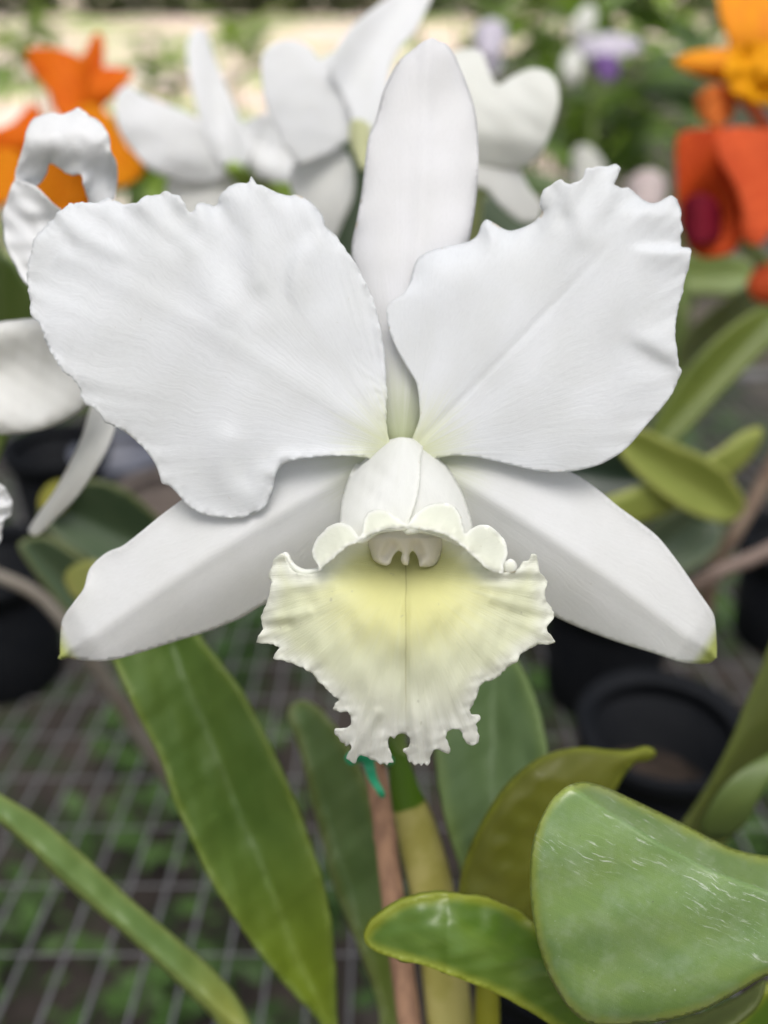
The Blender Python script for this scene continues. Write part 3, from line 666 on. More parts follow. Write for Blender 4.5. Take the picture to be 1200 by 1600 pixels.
a = flower('orchid_flower', (1100,350,0.43), 'red-orange orchid with dark magenta throat at right edge', 'orchid flower', GO, [
    ('petal', [(1056,250),(1058,215),(1072,204),(1110,200),(1150,203),(1170,250),(1172,320),(1150,390),(1100,402),(1076,385),(1062,330)], lambda x, y, d, s: 0.43 + 0.012*np.exp(-((x-1100)/30)**2 - ((y-335)/45)**2), m_ro),
    ('petal', [(1118,215),(1150,198),(1200,202),(1260,206),(1260,330),(1215,352),(1186,384),(1158,370),(1160,330),(1146,285),(1124,250)], lambda x, y, d, s: 0.418 + 0.012*((x-(1120+(y-215)*0.45))/60)**2, m_ro2),
    ('lip', [(1062,325),(1075,308),(1100,302),(1122,318),(1130,345),(1128,370),(1100,382),(1074,376),(1062,352)], lambda x, y, d, s: 0.422 + 0.014*((x-1096)/34)**2, m_mg)])
pxtube('flower_stalk', [(1160,380,0.45,9),(1200,420,0.46,10),(1240,600,0.5,10)], m_stem, a)
a = flower('orchid_flower', (1215,440,0.45), 'coral orchid just entering the right photo edge below the red one', 'orchid flower', GO, [
    ('petal', [(1168,442),(1184,416),(1210,404),(1260,398),(1260,480),(1215,476),(1180,470)], lambda x, y, d, s: 0.45 + 0.01*((y-440)/40)**2, m_ro2)])
pxtube('flower_stalk', [(1225,450,0.46,8),(1240,620,0.5,9)], m_stem, a)
m_lil = colour_mat('lilac_petal', (0.78, 0.73, 0.84), (0.80, 0.77, 0.85)); m_pur = colour_mat('purple_lip', (0.20, 0.11, 0.32), (0.28, 0.16, 0.42))
m_pale = colour_mat('pale_petal', (0.74, 0.76, 0.72), (0.72, 0.72, 0.66)); m_pnk = colour_mat('blush_petal', (0.76, 0.70, 0.70), (0.72, 0.60, 0.58))
GS = 'small pale orchids far behind'
a = flower('orchid_flower', (935,80,0.9), 'small lilac orchid with purple lip among green foliage', 'orchid flower', GS, [
    ('petal', [(898,72),(918,58),(952,52),(985,58),(1004,70),(992,84),(962,90),(928,92),(904,86)], lambda x, y, d, s: 0.90 + 0.02*((x-950)/50)**2, m_lil),
    ('petal', [(890,50),(902,20),(922,5),(932,20),(926,50),(908,72),(896,68)], lambda x, y, d, s: 0.91 + 0.01*((y-40)/30)**2, m_pale),
    ('petal', [(878,100),(888,78),(905,78),(912,108),(900,140),(884,138)], lambda x, y, d, s: 0.90 + 0.01*((y-110)/30)**2, m_pale),
    ('lip', [(925,90),(945,84),(966,92),(968,116),(950,128),(932,118)], lambda x, y, d, s: 0.88 + 0.01*((x-946)/20)**2, m_pur)])
pxtube('flower_stalk', [(930,90,0.91,5),(925,200,0.95,5),(930,420,1.0,5)], m_stem, a)
a = flower('orchid_flower', (765,60,0.85), 'small mauve orchid above the right of the tall white sepal', 'orchid flower', GS, [
    ('petal', [(738,52),(752,34),(775,30),(792,44),(788,72),(770,90),(748,82)], lambda x, y, d, s: 0.85 + 0.012*((x-765)/25)**2, m_lil),
    ('petal', [(756,70),(776,74),(784,100),(772,120),(758,108)], lambda x, y, d, s: 0.86 + 0.01*((x-770)/20)**2, m_lil)])
pxtube('flower_stalk', [(770,80,0.87,5),(775,300,0.95,5)], m_stem, a)
a = flower('orchid_flower', (915,255,0.70), 'small white bloom peeping above the notched top of right petal', 'orchid flower', GS, [
    ('petal', [(893,246),(902,228),(920,228),(938,246),(950,275),(930,300),(900,300)], lambda x, y, d, s: 0.70 + 0.01*((x-918)/25)**2, m_pale)])
pxtube('flower_stalk', [(915,285,0.71,5),(912,420,0.78,5)], m_stem, a)
a = flower('orchid_flower', (1010,290,0.66), 'small blush bloom low behind the right petal beside red orchid', 'orchid flower', GS, [
    ('petal', [(975,292),(992,272),(1015,264),(1036,274),(1042,300),(1030,325),(990,320)], lambda x, y, d, s: 0.66 + 0.01*((x-1010)/28)**2, m_pnk)])
pxtube('flower_stalk', [(1010,310,0.67,5),(1005,430,0.74,5)], m_stem, a)

BACK = 0.0
# ------------------------------------------------------------------ bench of welded wire
VX, VY = 545.0, 230.0           # vanishing point of the long wires
B0 = P(540, 1497, 0.44)
along = ((VX-600)/F * RIGHT + (800-VY)/F * UP + FWD).normalized()
across = RIGHT.copy()
bn = across.cross(along).normalized(); along = bn.cross(across).normalized()
if bn.z < 0: bn = -bn
def Gb(px, py):                 # bench surface under a pixel
    dr = P(px, py, 1.0) - CAM
    t = (B0 - CAM).dot(bn) / dr.dot(bn)
    return CAM + dr * t
def Gz(px, py, z=0.0):
    dr = P(px, py, 1.0) - CAM
    return CAM + dr * ((z - CAM.z) / dr.z)
m_wire = simple_mat('galvanised_wire', (0.17, 0.17, 0.18), (0.12, 0.12, 0.125), 200, 0.45, 0.5, 0.2, 0.0005)
bench = empty('wire_bench', B0 + across*0.0 + along*(-0.25), 'galvanised welded wire mesh bench top under the pots', 'bench')
SP, SR = 0.0188, 0.0437
XA, XB, YA, YB = -0.62, 0.95, -0.22, 1.25
def wire_mesh(name, axis, a, b, r):
    n = 6; vs = []; fs = []
    other = bn; third = axis.cross(bn).normalized()
    cuts = 2
    for i in range(cuts):
        c = axis * (a + (b-a)*i/(cuts-1))
        for k in range(n):
            t = 2*math.pi*k/n; vs.append(tuple(c + other*math.cos(t)*r + third*math.sin(t)*r))
    for k in range(n): fs.append((k, (k+1) % n, n+(k+1) % n, n+k))
    me = bpy.data.meshes.new(name); me.from_pydata(vs, [], fs); me.shade_smooth(); me.materials.append(m_wire); return me
lw = wire_mesh('wire', along, YA, YB, 0.0009); cw = wire_mesh('wire', across, XA, XB, 0.0005)
off0 = (10/F*0.41)
k = int(XA / SP)
while k * SP < XB:
    link('wire', lw, None, bench, (B0 - bench.location) + across * (k * SP + off0) + Vector((0,0,0))); k += 1
k = int(YA / SR)
while k * SR < YB:
    link('wire', cw, None, bench, (B0 - bench.location) + along * (k * SR) + bn * 0.0021); k += 1
m_frame = simple_mat('grey_steel', (0.22, 0.22, 0.23), (0.16, 0.15, 0.15), 30, 0.5, 0.4, 0.2)
for yy in (YA, YB, 0.5*(YA+YB)):
    tube('frame_bar', [B0 + across*XA + along*yy - bn*0.012, B0 + across*XB + along*yy - bn*0.012], [0.010, 0.010], m_frame, bench, seg=10)
for xx in (XA, XB):
    tube('frame_bar', [B0 + across*xx + along*YA - bn*0.033, B0 + across*xx + along*YB - bn*0.033], [0.010, 0.010], m_frame, bench, seg=10)
    for yy in (YA + .04, YB - .04):
        q = B0 + across*xx + along*yy - bn*0.033
        tube('leg', [q, Vector((q.x, q.y, 0.0))], [0.012, 0.012], m_frame, bench, seg=10)

# ------------------------------------------------------------------ ground and far setting
def grid_sheet(name, x0, x1, y0, y1, nx, ny, z, mat, kind, amp=0.0, seed=1):
    xs = np.linspace(x0, x1, nx); ys = np.linspace(y0, y1, ny); X, Y = np.meshgrid(xs, ys)
    Z = z + amp * wob(X.ravel()*1.0, Y.ravel()*1.0, seed, 1.7)
    vs = np.stack([X.ravel(), Y.ravel(), Z], 1); fs = []
    for j in range(ny-1):
        for i in range(nx-1): a = j*nx+i; fs.append((a, a+1, a+nx+1, a+nx))
    me = bpy.data.meshes.new(name); me.from_pydata([tuple(v) for v in vs], [], fs); me.shade_smooth()
    o = link(name, me, mat); o['kind'] = kind; return o
def ground_mat():
    g = NT('gravel_and_grass'); o = g.obj()
    n = g.noise(o, 0.55, 5, 0.6); n2 = g.noise(o, 1.1, 5, 0.7); n3 = g.noise(o, 0.35, 3, 0.5)
    c = g.mix(g.range(n2, 0.40, 0.60), (0.55, 0.42, 0.35), (0.95, 0.82, 0.72))
    c = g.mix(g.range(n3, 0.45, 0.6), c, (0.80, 0.62, 0.50))
    gr = g.mix(g.range(n2, 0.4, 0.6), (0.14, 0.26, 0.05), (0.40, 0.52, 0.16))
    c = g.mix(g.range(n, 0.50, 0.58), c, gr)
    return g.surf(c, 0.9, 0.2, 0, None, g.bump(n2, 0.5, 0.03))
def soil_mat(k=1.0):
    g = NT('dark_soil'); o = g.obj()
    n = g.noise(o, 5.0, 6, 0.65); n2 = g.noise(o, 40.0, 4, 0.7); n3 = g.noise(o, 13, 3, 0.5)
    c = g.mix(g.range(n, 0.35, 0.65), (0.014*k, 0.011*k, 0.009*k), (0.045*k, 0.036*k, 0.030*k))
    c = g.mix(g.math('MULTIPLY', g.range(n3, 0.52, 0.62), 0.7), c, (0.018, 0.040, 0.008))
    c = g.mix(g.range(n2, 0.6, 0.75), c, (0.06, 0.055, 0.05))
    return g.surf(c, 0.85, 0.25, 0, None, g.bump(g.math('ADD', n, g.math('MULTIPLY', n2, 0.4)), 0.8, 0.02))
grid_sheet('ground', -150, 150, -60, 240, 30, 30, -0.01, ground_mat(), 'structure')
grid_sheet('soil_bed', -6, 1.2, -3, 4.2, 90, 90, 0.02, soil_mat(), 'structure', amp=0.02)
grid_sheet('soil_bed', 1.2, 9, -3, 16, 60, 90, 0.024, soil_mat(2.6), 'structure', amp=0.02)

# leaf meshes for plants
def small_leaf(name, L, W, mat, bend=0.25, fold=0.15, n=6):
    vs = []; fs = []; al = []; ac = []
    for i in range(n+1):
        t = i/n; w = W * math.sin(math.pi * min(1, t*0.94+0.05))**0.75 * (1 - 0.25*t)
        z = -bend * L * t*t
        for s in (-1, 0, 1):
            vs.append((s*w*0.5, t*L, z + (fold*w if s else 0))); al.append(t*L*1000); ac.append(s*w*500)
    for i in range(n):
        for s in range(2): a = i*3+s; fs.append((a, a+1, a+4, a+3))
    me = bpy.data.meshes.new(name); me.from_pydata(vs, [], fs); me.shade_smooth(); me.materials.append(mat)
    me.attributes.new('along', 'FLOAT', 'POINT').data.foreach_set('value', np.array(al, np.float32))
    me.attributes.new('across', 'FLOAT', 'POINT').data.foreach_set('value', np.array(ac, np.float32))
    me.attributes.new('edge', 'FLOAT', 'POINT').data.foreach_set('value', np.full(len(vs), 5, np.float32))
    return me
lg1 = leaf_mat('bright_leaf', (0.18, 0.28, 0.035), (0.28, 0.40, 0.06), transl=0.3, coat=0.1)
lg2 = leaf_mat('mid_leaf', (0.10, 0.17, 0.03), (0.16, 0.25, 0.045), transl=0.3, coat=0.1)
lg3 = leaf_mat('deep_leaf', (0.05, 0.09, 0.025), (0.09, 0.14, 0.035), coat=0.1)
def leafy(loc, R_, H, n, L, W, mats, label, seed, group):
    rs = random.Random(seed)
    e = empty('leafy_plant', loc, label, 'plant', group)
    ms = [small_leaf('leaf', L, W, m, bend=0.35) for m in mats]
    stem_pts = []
    for q in range(4):
        a = rs.uniform(0, 6.28); tip = Vector((math.cos(a)*R_*0.6, math.sin(a)*R_*0.6, H*rs.uniform(0.8, 1.05)))
        tube('stem', [loc, loc + Vector((tip.x*0.3, tip.y*0.3, tip.z*0.5)), loc + tip], [0.006, 0.005, 0.003], m_stem, e, seg=6, step=0.05)
        stem_pts.append(tip)
    for i in range(n):
        t = stem_pts[i % 4]; f = rs.uniform(0.25, 1.05)
        p = Vector((t.x*f**1.5, t.y*f**1.5, t.z*f)) + Vector((rs.uniform(-1, 1), rs.uniform(-1, 1), rs.uniform(-1, 1))) * 0.12*R_
        o = link('leaf', ms[rs.randrange(len(ms))], None, e, p)
        o.rotation_euler = (rs.uniform(-0.5, 0.9), rs.uniform(-0.5, 0.5), rs.uniform(0, 6.28))
        s = rs.uniform(0.7, 1.25); o.scale = (s, s, s)
    return e
GP = 'leafy plants beyond the bench'
spots = [  # pixel of the crown middle, distance, crown radius (m), label
    (840, 60, 1.9, 0.26, [lg1, lg2], 'bright green leafy plant above the lobed white petal'),
    (1010, 95, 1.8, 0.24, [lg1, lg1, lg2], 'yellow-green leafy plant right of the lilac orchid'),
    (720, 20, 2.1, 0.20, [lg2, lg3], 'dim green leafy plant behind the tall white sepal tip'),
    (930, 190, 1.7, 0.22, [lg2, lg3], 'dark leafy plant under the lilac orchid'),
    (1000, 230, 1.5, 0.18, [lg2, lg1, lg3], 'mid green leafy plant left of the red-orange orchid'),
    (860, 290, 1.5, 0.20, [lg2, lg3], 'deep green leafy plant just right of the white cluster'),
    (1120, 60, 2.1, 0.25, [lg2, lg3], 'deep green leafy plant behind the golden orchid'),
    (20, 130, 2.4, 0.14, [lg1, lg2], 'light green leafy plant at far left edge'),
    (235, 150, 3.2, 0.17, [lg1, lg2], 'light green leafy plant between orange and white flowers'),
    (400, 110, 3.6, 0.15, [lg1, lg2], 'pale leafy plant left of the second white orchid'),
    (220, 300, 1.6, 0.10, [lg1, lg2], 'small green plant just above the ragged left petal'),
    (800, 28, 2.6, 0.30, [lg1, lg2], 'tall light green plant behind the small mauve orchid'),
    (1040, 20, 2.8, 0.30, [lg2, lg1], 'tall leafy plant at the top left of the golden orchid'),
    (890, 110, 2.3, 0.28, [lg2, lg1], 'leafy plant filling the view behind the lilac orchid'),
    (780, 350, 1.3, 0.12, [lg2, lg3], 'low dark plant in the gap above right petal'),
]
for i, (px, py, d, r, mats, lab) in enumerate(spots):
    c = P(px, py, d)
    base = Vector((c.x, c.y, 0.03)); H = c.z + r*0.5
    e = leafy(base, r*1.2, H, 26, 0.10 + 0.03*d/2, 0.045, mats, lab, 100+i, GP)
    # crown sits round the stem tops
    for o in e.children:
        if o.name.startswith('leaf'):
            o.location.z = H + (random.Random(i*97+hash(o.name) % 1).random() - 0.5)*0 + (o.location.z - H*0.7) * (r*1.6/H)
# hedge and shade bar closing the top of the view
m_hedge = simple_mat('hedge_leaves', (0.030, 0.040, 0.018), (0.075, 0.085, 0.035), 1.2, 0.8, 0.2, 0.3, 0.03)
def blob_hedge():
    rs = np.random.RandomState(5); n = 14000
    X = rs.uniform(-22, 22, n); Y = rs.uniform(26, 28.5, n); Z = rs.uniform(0, 3.2, n)**0.9
    a = rs.uniform(0, 6.28, n); b = rs.uniform(-1, 1, n); s = rs.uniform(0.12, 0.3, n)
    vs = []; fs = []
    for i in range(n):
        u = np.array([math.cos(a[i]), math.sin(a[i])*0.6, b[i]*0.5]) * s[i]; w = np.array([-math.sin(a[i])*0.4, math.cos(a[i])*0.4, 0.8]) * s[i]*0.6
        c = np.array([X[i], Y[i], Z[i]]); k = len(vs)
        vs += [tuple(c-u), tuple(c-w), tuple(c+u), tuple(c+w)]; fs.append((k, k+1, k+2, k+3))
    me = bpy.data.meshes.new('hedge'); me.from_pydata(vs, [], fs); o = link('hedge', me, m_hedge)
    return tag(o, 'dark hedge closing the very top of the view', 'hedge', None, 'stuff')
blob_hedge()

# weeds under the bench
def weeds():
    rs = np.random.RandomState(9); vs = []; fs = []
    cl = [(rs.uniform(-1.3, 1.6), rs.uniform(0.1, 3.4)) for _ in range(150)]
    for cx, cy in cl:
        for _ in range(34):
            x = cx + rs.normal(0, 0.06); y = cy + rs.normal(0, 0.06); z = 0.03 + rs.uniform(0, 0.08)
            a = rs.uniform(0, 6.28); s = rs.uniform(0.012, 0.035)
            u = np.array([math.cos(a), math.sin(a), rs.uniform(-.4, .4)])*s; w = np.array([-math.sin(a), math.cos(a), rs.uniform(-.4, .4)])*s*0.5
            c = np.array([x, y, z]); k = len(vs)
            vs += [tuple(c-u), tuple(c-w), tuple(c+u), tuple(c+w)]; fs.append((k, k+1, k+2, k+3))
    me = bpy.data.meshes.new('weeds'); me.from_pydata(vs, [], fs)
    o = link('weeds', me, simple_mat('weed_leaves', (0.022, 0.055, 0.008), (0.045, 0.095, 0.016), 3, 0.6, 0.3, 0.1))
    tag(o, 'low green weeds on the soil below the wire bench', 'weeds', None, 'stuff')
weeds()

# ------------------------------------------------------------------ foliage in front
EY = (0.50, 0.50, 0.07)
m_l1 = leaf_mat('strap_leaf_green', (0.105, 0.185, 0.034), (0.135, 0.215, 0.042), edge_c=(0.17, 0.24, 0.03), edge_w=1.0, rough=0.45, transl=0.25, base_c=(0.19, 0.26, 0.02), base_v=(62, 125))
m_l2 = leaf_mat('mid_leaf_green', (0.12, 0.20, 0.065), (0.145, 0.225, 0.07), edge_c=(0.16, 0.20, 0.05), edge_w=1.6, rough=0.5, transl=0.2, base_c=(0.14, 0.20, 0.03), base_v=(60, 90))
m_l3 = leaf_mat('matte_leaf_green', (0.14, 0.22, 0.085), (0.165, 0.25, 0.095), edge_c=(0.17, 0.25, 0.07), edge_w=2.0, rough=0.55, transl=0.2)
m_l4 = leaf_mat('olive_leaf', (0.130, 0.145, 0.010), (0.160, 0.170, 0.014), edge_c=(0.30, 0.34, 0.03), edge_w=1.0, rough=0.45, transl=0.3)
m_l5 = leaf_mat('broad_waxy_leaf', (0.125, 0.215, 0.065), (0.17, 0.27, 0.07), edge_c=(0.32, 0.38, 0.07), edge_w=1.1, rough=0.28, transl=0.15, scars=(-9, 13), coat=0.7)
m_l6 = leaf_mat('small_glossy_leaf', (0.075, 0.150, 0.015), (0.12, 0.20, 0.025), edge_c=(0.27, 0.31, 0.03), edge_w=1.3, rough=0.36, transl=0.2, coat=0.3)
m_l7 = leaf_mat('slim_leaf', (0.11, 0.19, 0.05), (0.15, 0.23, 0.06), edge_c=(0.22, 0.28, 0.08), edge_w=1.4, rough=0.4, transl=0.2, base_c=(0.26, 0.29, 0.06), base_v=(70, 100))
m_l8 = leaf_mat('dark_olive_leaf', (0.065, 0.085, 0.012), (0.090, 0.115, 0.020), edge_c=(0.12, 0.15, 0.03), rough=0.5, transl=0.2)  # dark olive blade, slightly lighter along the margin
m_l9 = leaf_mat('dull_leaf', (0.050, 0.085, 0.040), (0.075, 0.11, 0.055), edge_c=(0.11, 0.13, 0.04), edge_w=0.9, rough=0.45, transl=0.15)
m_l10 = leaf_mat('lime_leaf', (0.20, 0.24, 0.04), (0.26, 0.30, 0.06), edge_c=(0.32, 0.34, 0.08), rough=0.5, transl=0.25)
m_dk = leaf_mat('blackish_leaf', (0.018, 0.035, 0.022), (0.03, 0.05, 0.03), rough=0.4, transl=0.1)

def vfold(a, b, base, slope, fold, wob_a=0.0, curve=0.0, seed=1):
    """leaf blade folded along the line a-b; base distance, slope along it"""
    a = np.array(a, float); b = np.array(b, float); L = np.linalg.norm(b-a); u = (b-a)/L
    def f(x, y, d, s):
        t = ((x-a[0])*u[0] + (y-a[1])*u[1])/L
        v = (x-a[0])*u[1] - (y-a[1])*u[0]
        return base + slope*t + curve*(t-0.5)**2*4 - fold*np.exp(-(v/55)**2) + 0.00012*np.abs(v) * (1 if fold > 0 else -1) + wob_a*wob(x, y, seed, 160)
    return f
GL = 'orchid leaves rising from the bench'
p1 = empty('orchid_plant', Gb(560, 1700), 'orchid plant with long green strap leaf running under the lower left sepal', 'orchid plant', 'orchid plants on the bench')
sheet('leaf', [(505,1640),(500,1596),(460,1551),(410,1490),(360,1420),(320,1350),(280,1260),(250,1180),(215,1110),(180,1030),(178,980),(205,935),(250,920),(290,960),(312,1000),(346,1042),(386,1100),(425,1178),(461,1260),(490,1340),(510,1420),(520,1500),(524,1600),(524,1650)],
      vfold((250,960), (510,1600), 0.285, -0.008, -0.004, 0.002, 0.004), m_l1, p1, spacing=8, axis=((250,960),(510,1600)), thick=0.0012)['label'] = 'wide strap leaf, yellow-green near its base'
sheet('leaf', [(452,1118),(456,1101),(474,1094),(500,1111),(532,1150),(560,1200),(582,1262),(599,1330),(609,1400),(616,1480),(621,1600),(622,1660),(598,1660),(596,1590),(584,1540),(568,1496),(545,1440),(520,1370),(500,1290),(480,1210),(464,1150)],
      vfold((460,1100), (610,1600), 0.312, -0.020, -0.002, 0.002), m_l2, p1, spacing=8, axis=((465,1095),(610,1600)), thick=0.0012)
m_bulb = None
def bulb_mat():
    g = NT('stem_with_dry_sheath'); v = g.attr('along'); n = g.noise(g.vec(v, 0.0), 0.3, 3); o = g.noise(g.obj(), 120, 3)
    f = g.range(g.math('ADD', v, g.math('MULTIPLY', o, 4.0)), 24.4, 25.6)
    tan = g.mix(g.range(o, 0.4, 0.6), (0.38, 0.35, 0.09), (0.46, 0.42, 0.14))
    c = g.mix(f, (0.070, 0.150, 0.004), tan)
    return g.surf(c, 0.5, 0.35, 0.1, None, g.bump(o, 0.3, 0.001))
pxtube('pseudobulb', [(610,1135,0.272,3),(616,1160,0.272,11),(634,1240,0.272,25),(652,1300,0.272,33),(672,1380,0.272,36),(690,1480,0.273,37),(703,1600,0.275,38),(708,1660,0.276,36)], bulb_mat(), p1, seg=24, flat=0.55)['label'] = 'stem green above, with tan dry sheath below'
stake = pxtube('plant_stake', [(566,1060,0.252,17),(585,1190,0.2575,17.3),(600,1290,0.261,17.4),(602,1306,0.2615,19.2),(604,1322,0.262,17.5),(612,1390,0.264,18),(640,1600,0.270,18.5),(655,1720,0.274,19)], simple_mat('weathered_cane', (0.44, 0.26, 0.165), (0.26, 0.15, 0.10), 55, 0.6, 0.3, 0.3, 0.001, stretch=(4, 4, 0.6)), None, seg=20)
tag(stake, 'reddish brown cane stake standing under the frilled lip', 'stake')
tie = bpy.data.objects.new('plastic_tie', None); tie.location = P(575, 1195, 0.25); COL.objects.link(tie)
tag(tie, 'torn green plastic tie round the top of the brown stake', 'tie')
m_tie = simple_mat('green_plastic', (0.03, 0.42, 0.20), (0.05, 0.50, 0.26), 100, 0.4, 0.5, 0.1, transl=0.3)
sheet('strip', [(541,1186),(548,1176),(562,1172),(582,1178),(588,1186),(576,1192),(560,1190),(549,1196)], lambda x, y, d, s: 0.243 + 0.002*np.sin((x-540)/10), m_tie, tie, spacing=4, thick=0.0006)
sheet('strip', [(566,1176),(582,1176),(586,1196),(590,1216),(600,1236),(601,1247),(594,1246),(584,1230),(574,1212),(568,1194)], lambda x, y, d, s: 0.242 + 0.002*np.sin((y-1180)/12), m_tie, tie, spacing=4, thick=0.0006)
tube('strip', [P(553, 1184, 0.246), P(560, 1176, 0.240), P(585, 1180, 0.2385), P(608, 1188, 0.246), P(600, 1190, 0.27), P(565, 1186, 0.27), P(553, 1184, 0.246)], [0.0012]*7, m_tie, tie, seg=8)

sheet('leaf', [(500,240),(540,215),(585,225),(605,300),(600,400),(590,520),(550,560),(520,500),(505,400),(498,310)], lambda x, y, d, s: 0.39 + 0.00005*(x-550) + 0.006*((x-550)/50)**2, m_l9, pg, spacing=9, axis=((550,220),(555,550)), thick=0.0015)
sheet('leaf', [(350,255),(380,250),(430,270),(470,290),(500,330),(470,350),(420,320),(370,290)], lambda x, y, d, s: 0.46 + 0*x, lg1, pg, spacing=9, axis=((350,260),(500,340)), thick=0.0015)
sheet('leaf', [(740,330),(770,300),(810,310),(850,330),(860,370),(810,390),(760,380)], lambda x, y, d, s: 0.41 + 0*x, m_l9, pg, spacing=9, axis=((740,350),(860,350)), thick=0.0015)
p2 = empty('orchid_plant', Gb(900, 1700), 'orchid plant with broad waxy scratched leaf at the lower right', 'orchid plant', 'orchid plants on the bench')
sheet('leaf', [(683,1182),(685,1130),(700,1060),(740,1005),(782,1000),(808,1036),(832,1085),(847,1140),(853,1195),(846,1260),(820,1340),(790,1430),(760,1440),(735,1395),(718,1340),(702,1290),(690,1240)],
      vfold((770,1000), (770,1430), 0.305, -0.045, -0.002, 0.002), m_l3, p2, spacing=8, axis=((770,1000),(770,1430)), thick=0.0014)['label'] = 'upright matte leaf behind the lip'
def d_l4(x, y, d, s):
    return 0.246 + 0.008*((x-820)/150)**2 + 0.004*np.exp(-d/9) - 0.0000*y + 0.001*wob(x, y, 5, 130)
sheet('leaf', [(716,1425),(719,1372),(735,1320),(760,1270),(790,1226),(830,1191),(870,1173),(910,1167),(950,1171),(982,1172),(1008,1166),(1022,1171),(1025,1180),(1014,1189),(994,1192),(982,1204),(970,1222),(950,1260),(900,1340),(860,1420),(830,1470),(780,1460),(740,1450)], d_l4, m_l4, p2, spacing=7, axis=((1020,1175),(740,1440)), thick=0.0016)['label'] = 'olive leaf arching to a curled tip'
L5 = [(905,1222),(920,1222),(950,1231),(1000,1254),(1060,1283),(1110,1309),(1150,1327),(1200,1337),(1270,1338),(1330,1380),(1330,1450),(1270,1495),(1200,1524),(1150,1552),(1100,1578),(1050,1593),(1000,1600),(950,1603),(915,1597),(886,1572),(860,1530),(842,1480),(832,1430),(828,1380),(830,1330),(840,1290),(860,1252),(880,1232),(893,1225)]
def d_l5(x, y, d, s):
    # ridge where the blade turns over; above it the surface tilts to the sky
    dm, _, side = dist_poly(x, y, [(870,1215),(950,1270),(1030,1320),(1110,1362),(1200,1395),(1330,1430)], closed=False)
    v = side*dm
    z = 0.192 + 0.00005*np.clip(v, -200, 0)*0 + 0.00030*np.clip(-v, 0, 200) + 0.006*(np.clip(v, 0, 400)/230)**2 - 0.004*np.clip(v,0,400)/230
    z = z + 0.006*np.exp(-d/10)*0.35 + 0.0010*wob(x, y, 14, 220, 2)
    return z
sheet('leaf', L5, d_l5, m_l5, p2, spacing=5, edge_step=5, axis=((905,1215),(1330,1430)), thick=0.0018)['label'] = 'broad waxy leaf with whitish scratches'
L6 = [(573,1477),(569,1466),(580,1446),(604,1424),(642,1405),(690,1397),(740,1400),(790,1414),(826,1436),(860,1470),(900,1530),(940,1620),(930,1660),(890,1630),(862,1603),(822,1577),(780,1554),(720,1530),(660,1508),(620,1498),(590,1488)]
def d_l6(x, y, d, s):
    return 0.206 + 0.000045*np.abs(x-700) + 0.004*((y - (1440 + (x-570)*0.28))/60)**2*0.7 + 0.0008*wob(x, y, 6, 120) - 0.0012*np.exp(-d/7)
sheet('leaf', L6, d_l6, m_l6, p2, spacing=5, edge_step=5, axis=((570,1470),(930,1640)), thick=0.0016)['label'] = 'small glossy leaf with yellow rim'
sheet('leaf', [(880,1660),(930,1612),(1010,1604),(1100,1580),(1160,1552),(1195,1530),(1180,1570),(1120,1620),(1060,1680)], vfold((1190,1530),(900,1650),0.225,0.0,-0.002), m_l8, p2, spacing=8, axis=((1190,1530),(900,1650)), thick=0.0014)
sheet('leaf', [(1110,1680),(1150,1600),(1200,1545),(1260,1500),(1300,1560),(1260,1680)], vfold((1260,1500),(1180,1680),0.245,0.01,-0.003), m_l6, p2, spacing=8, axis=((1260,1500),(1180,1680)), thick=0.0014)
pxtube('pseudobulb', [(762,1500,0.26,16),(761,1600,0.262,20),(760,1700,0.265,22)], simple_mat('yellowed_stem', (0.20, 0.20, 0.012), (0.16, 0.17, 0.01), 60, 0.5), p2, seg=18)

p3 = empty('orchid_plant', Gb(400, 1700), 'slim leaved orchid whose single leaf crosses the wires at lower left', 'orchid plant', 'orchid plants on the bench')
sheet('leaf', [(-60,1205),(0,1240),(60,1276),(120,1326),(200,1400),(270,1460),(330,1511),(370,1556),(392,1600),(398,1660),(362,1660),(338,1600),(300,1560),(240,1502),(160,1432),(90,1372),(40,1322),(0,1288),(-60,1250)],
      vfold((-40,1235), (380,1610), 0.262, 0.012, 0.0035, 0.001), m_l7, p3, spacing=7, axis=((-40,1235),(380,1610)), thick=0.0012)
p4 = empty('orchid_plant', Gb(1180, 1420), 'olive strap-leaved orchid along the right photo edge above the waxy leaf', 'orchid plant', 'orchid plants on the bench')
sheet('leaf', [(1230,960),(1200,1012),(1190,1042),(1165,1100),(1140,1162),(1110,1221),(1080,1268),(1058,1300),(1050,1340),(1100,1370),(1140,1310),(1165,1285),(1205,1215),(1280,1120),(1290,1000)],
      lambda x, y, d, s: 0.31 + 0.00006*(y-1100) + 0.010*np.abs(((x-1145) + (y-1185)*0.62)/80)**1.2*0.6, m_l8, p4, spacing=9, axis=((1230,960),(1070,1340)), thick=0.0014)
sheet('leaf', [(1280,1090),(1230,1160),(1195,1180),(1150,1210),(1115,1255),(1095,1300),(1130,1312),(1165,1288),(1205,1218),(1290,1150)],
      lambda x, y, d, s: 0.300 + 0.006*((y-1230)/60)**2, leaf_mat('olive_bright_leaf', (0.085, 0.13, 0.03), (0.11, 0.16, 0.035), rough=0.5), p4, spacing=9, axis=((1280,1100),(1100,1300)), thick=0.0014)

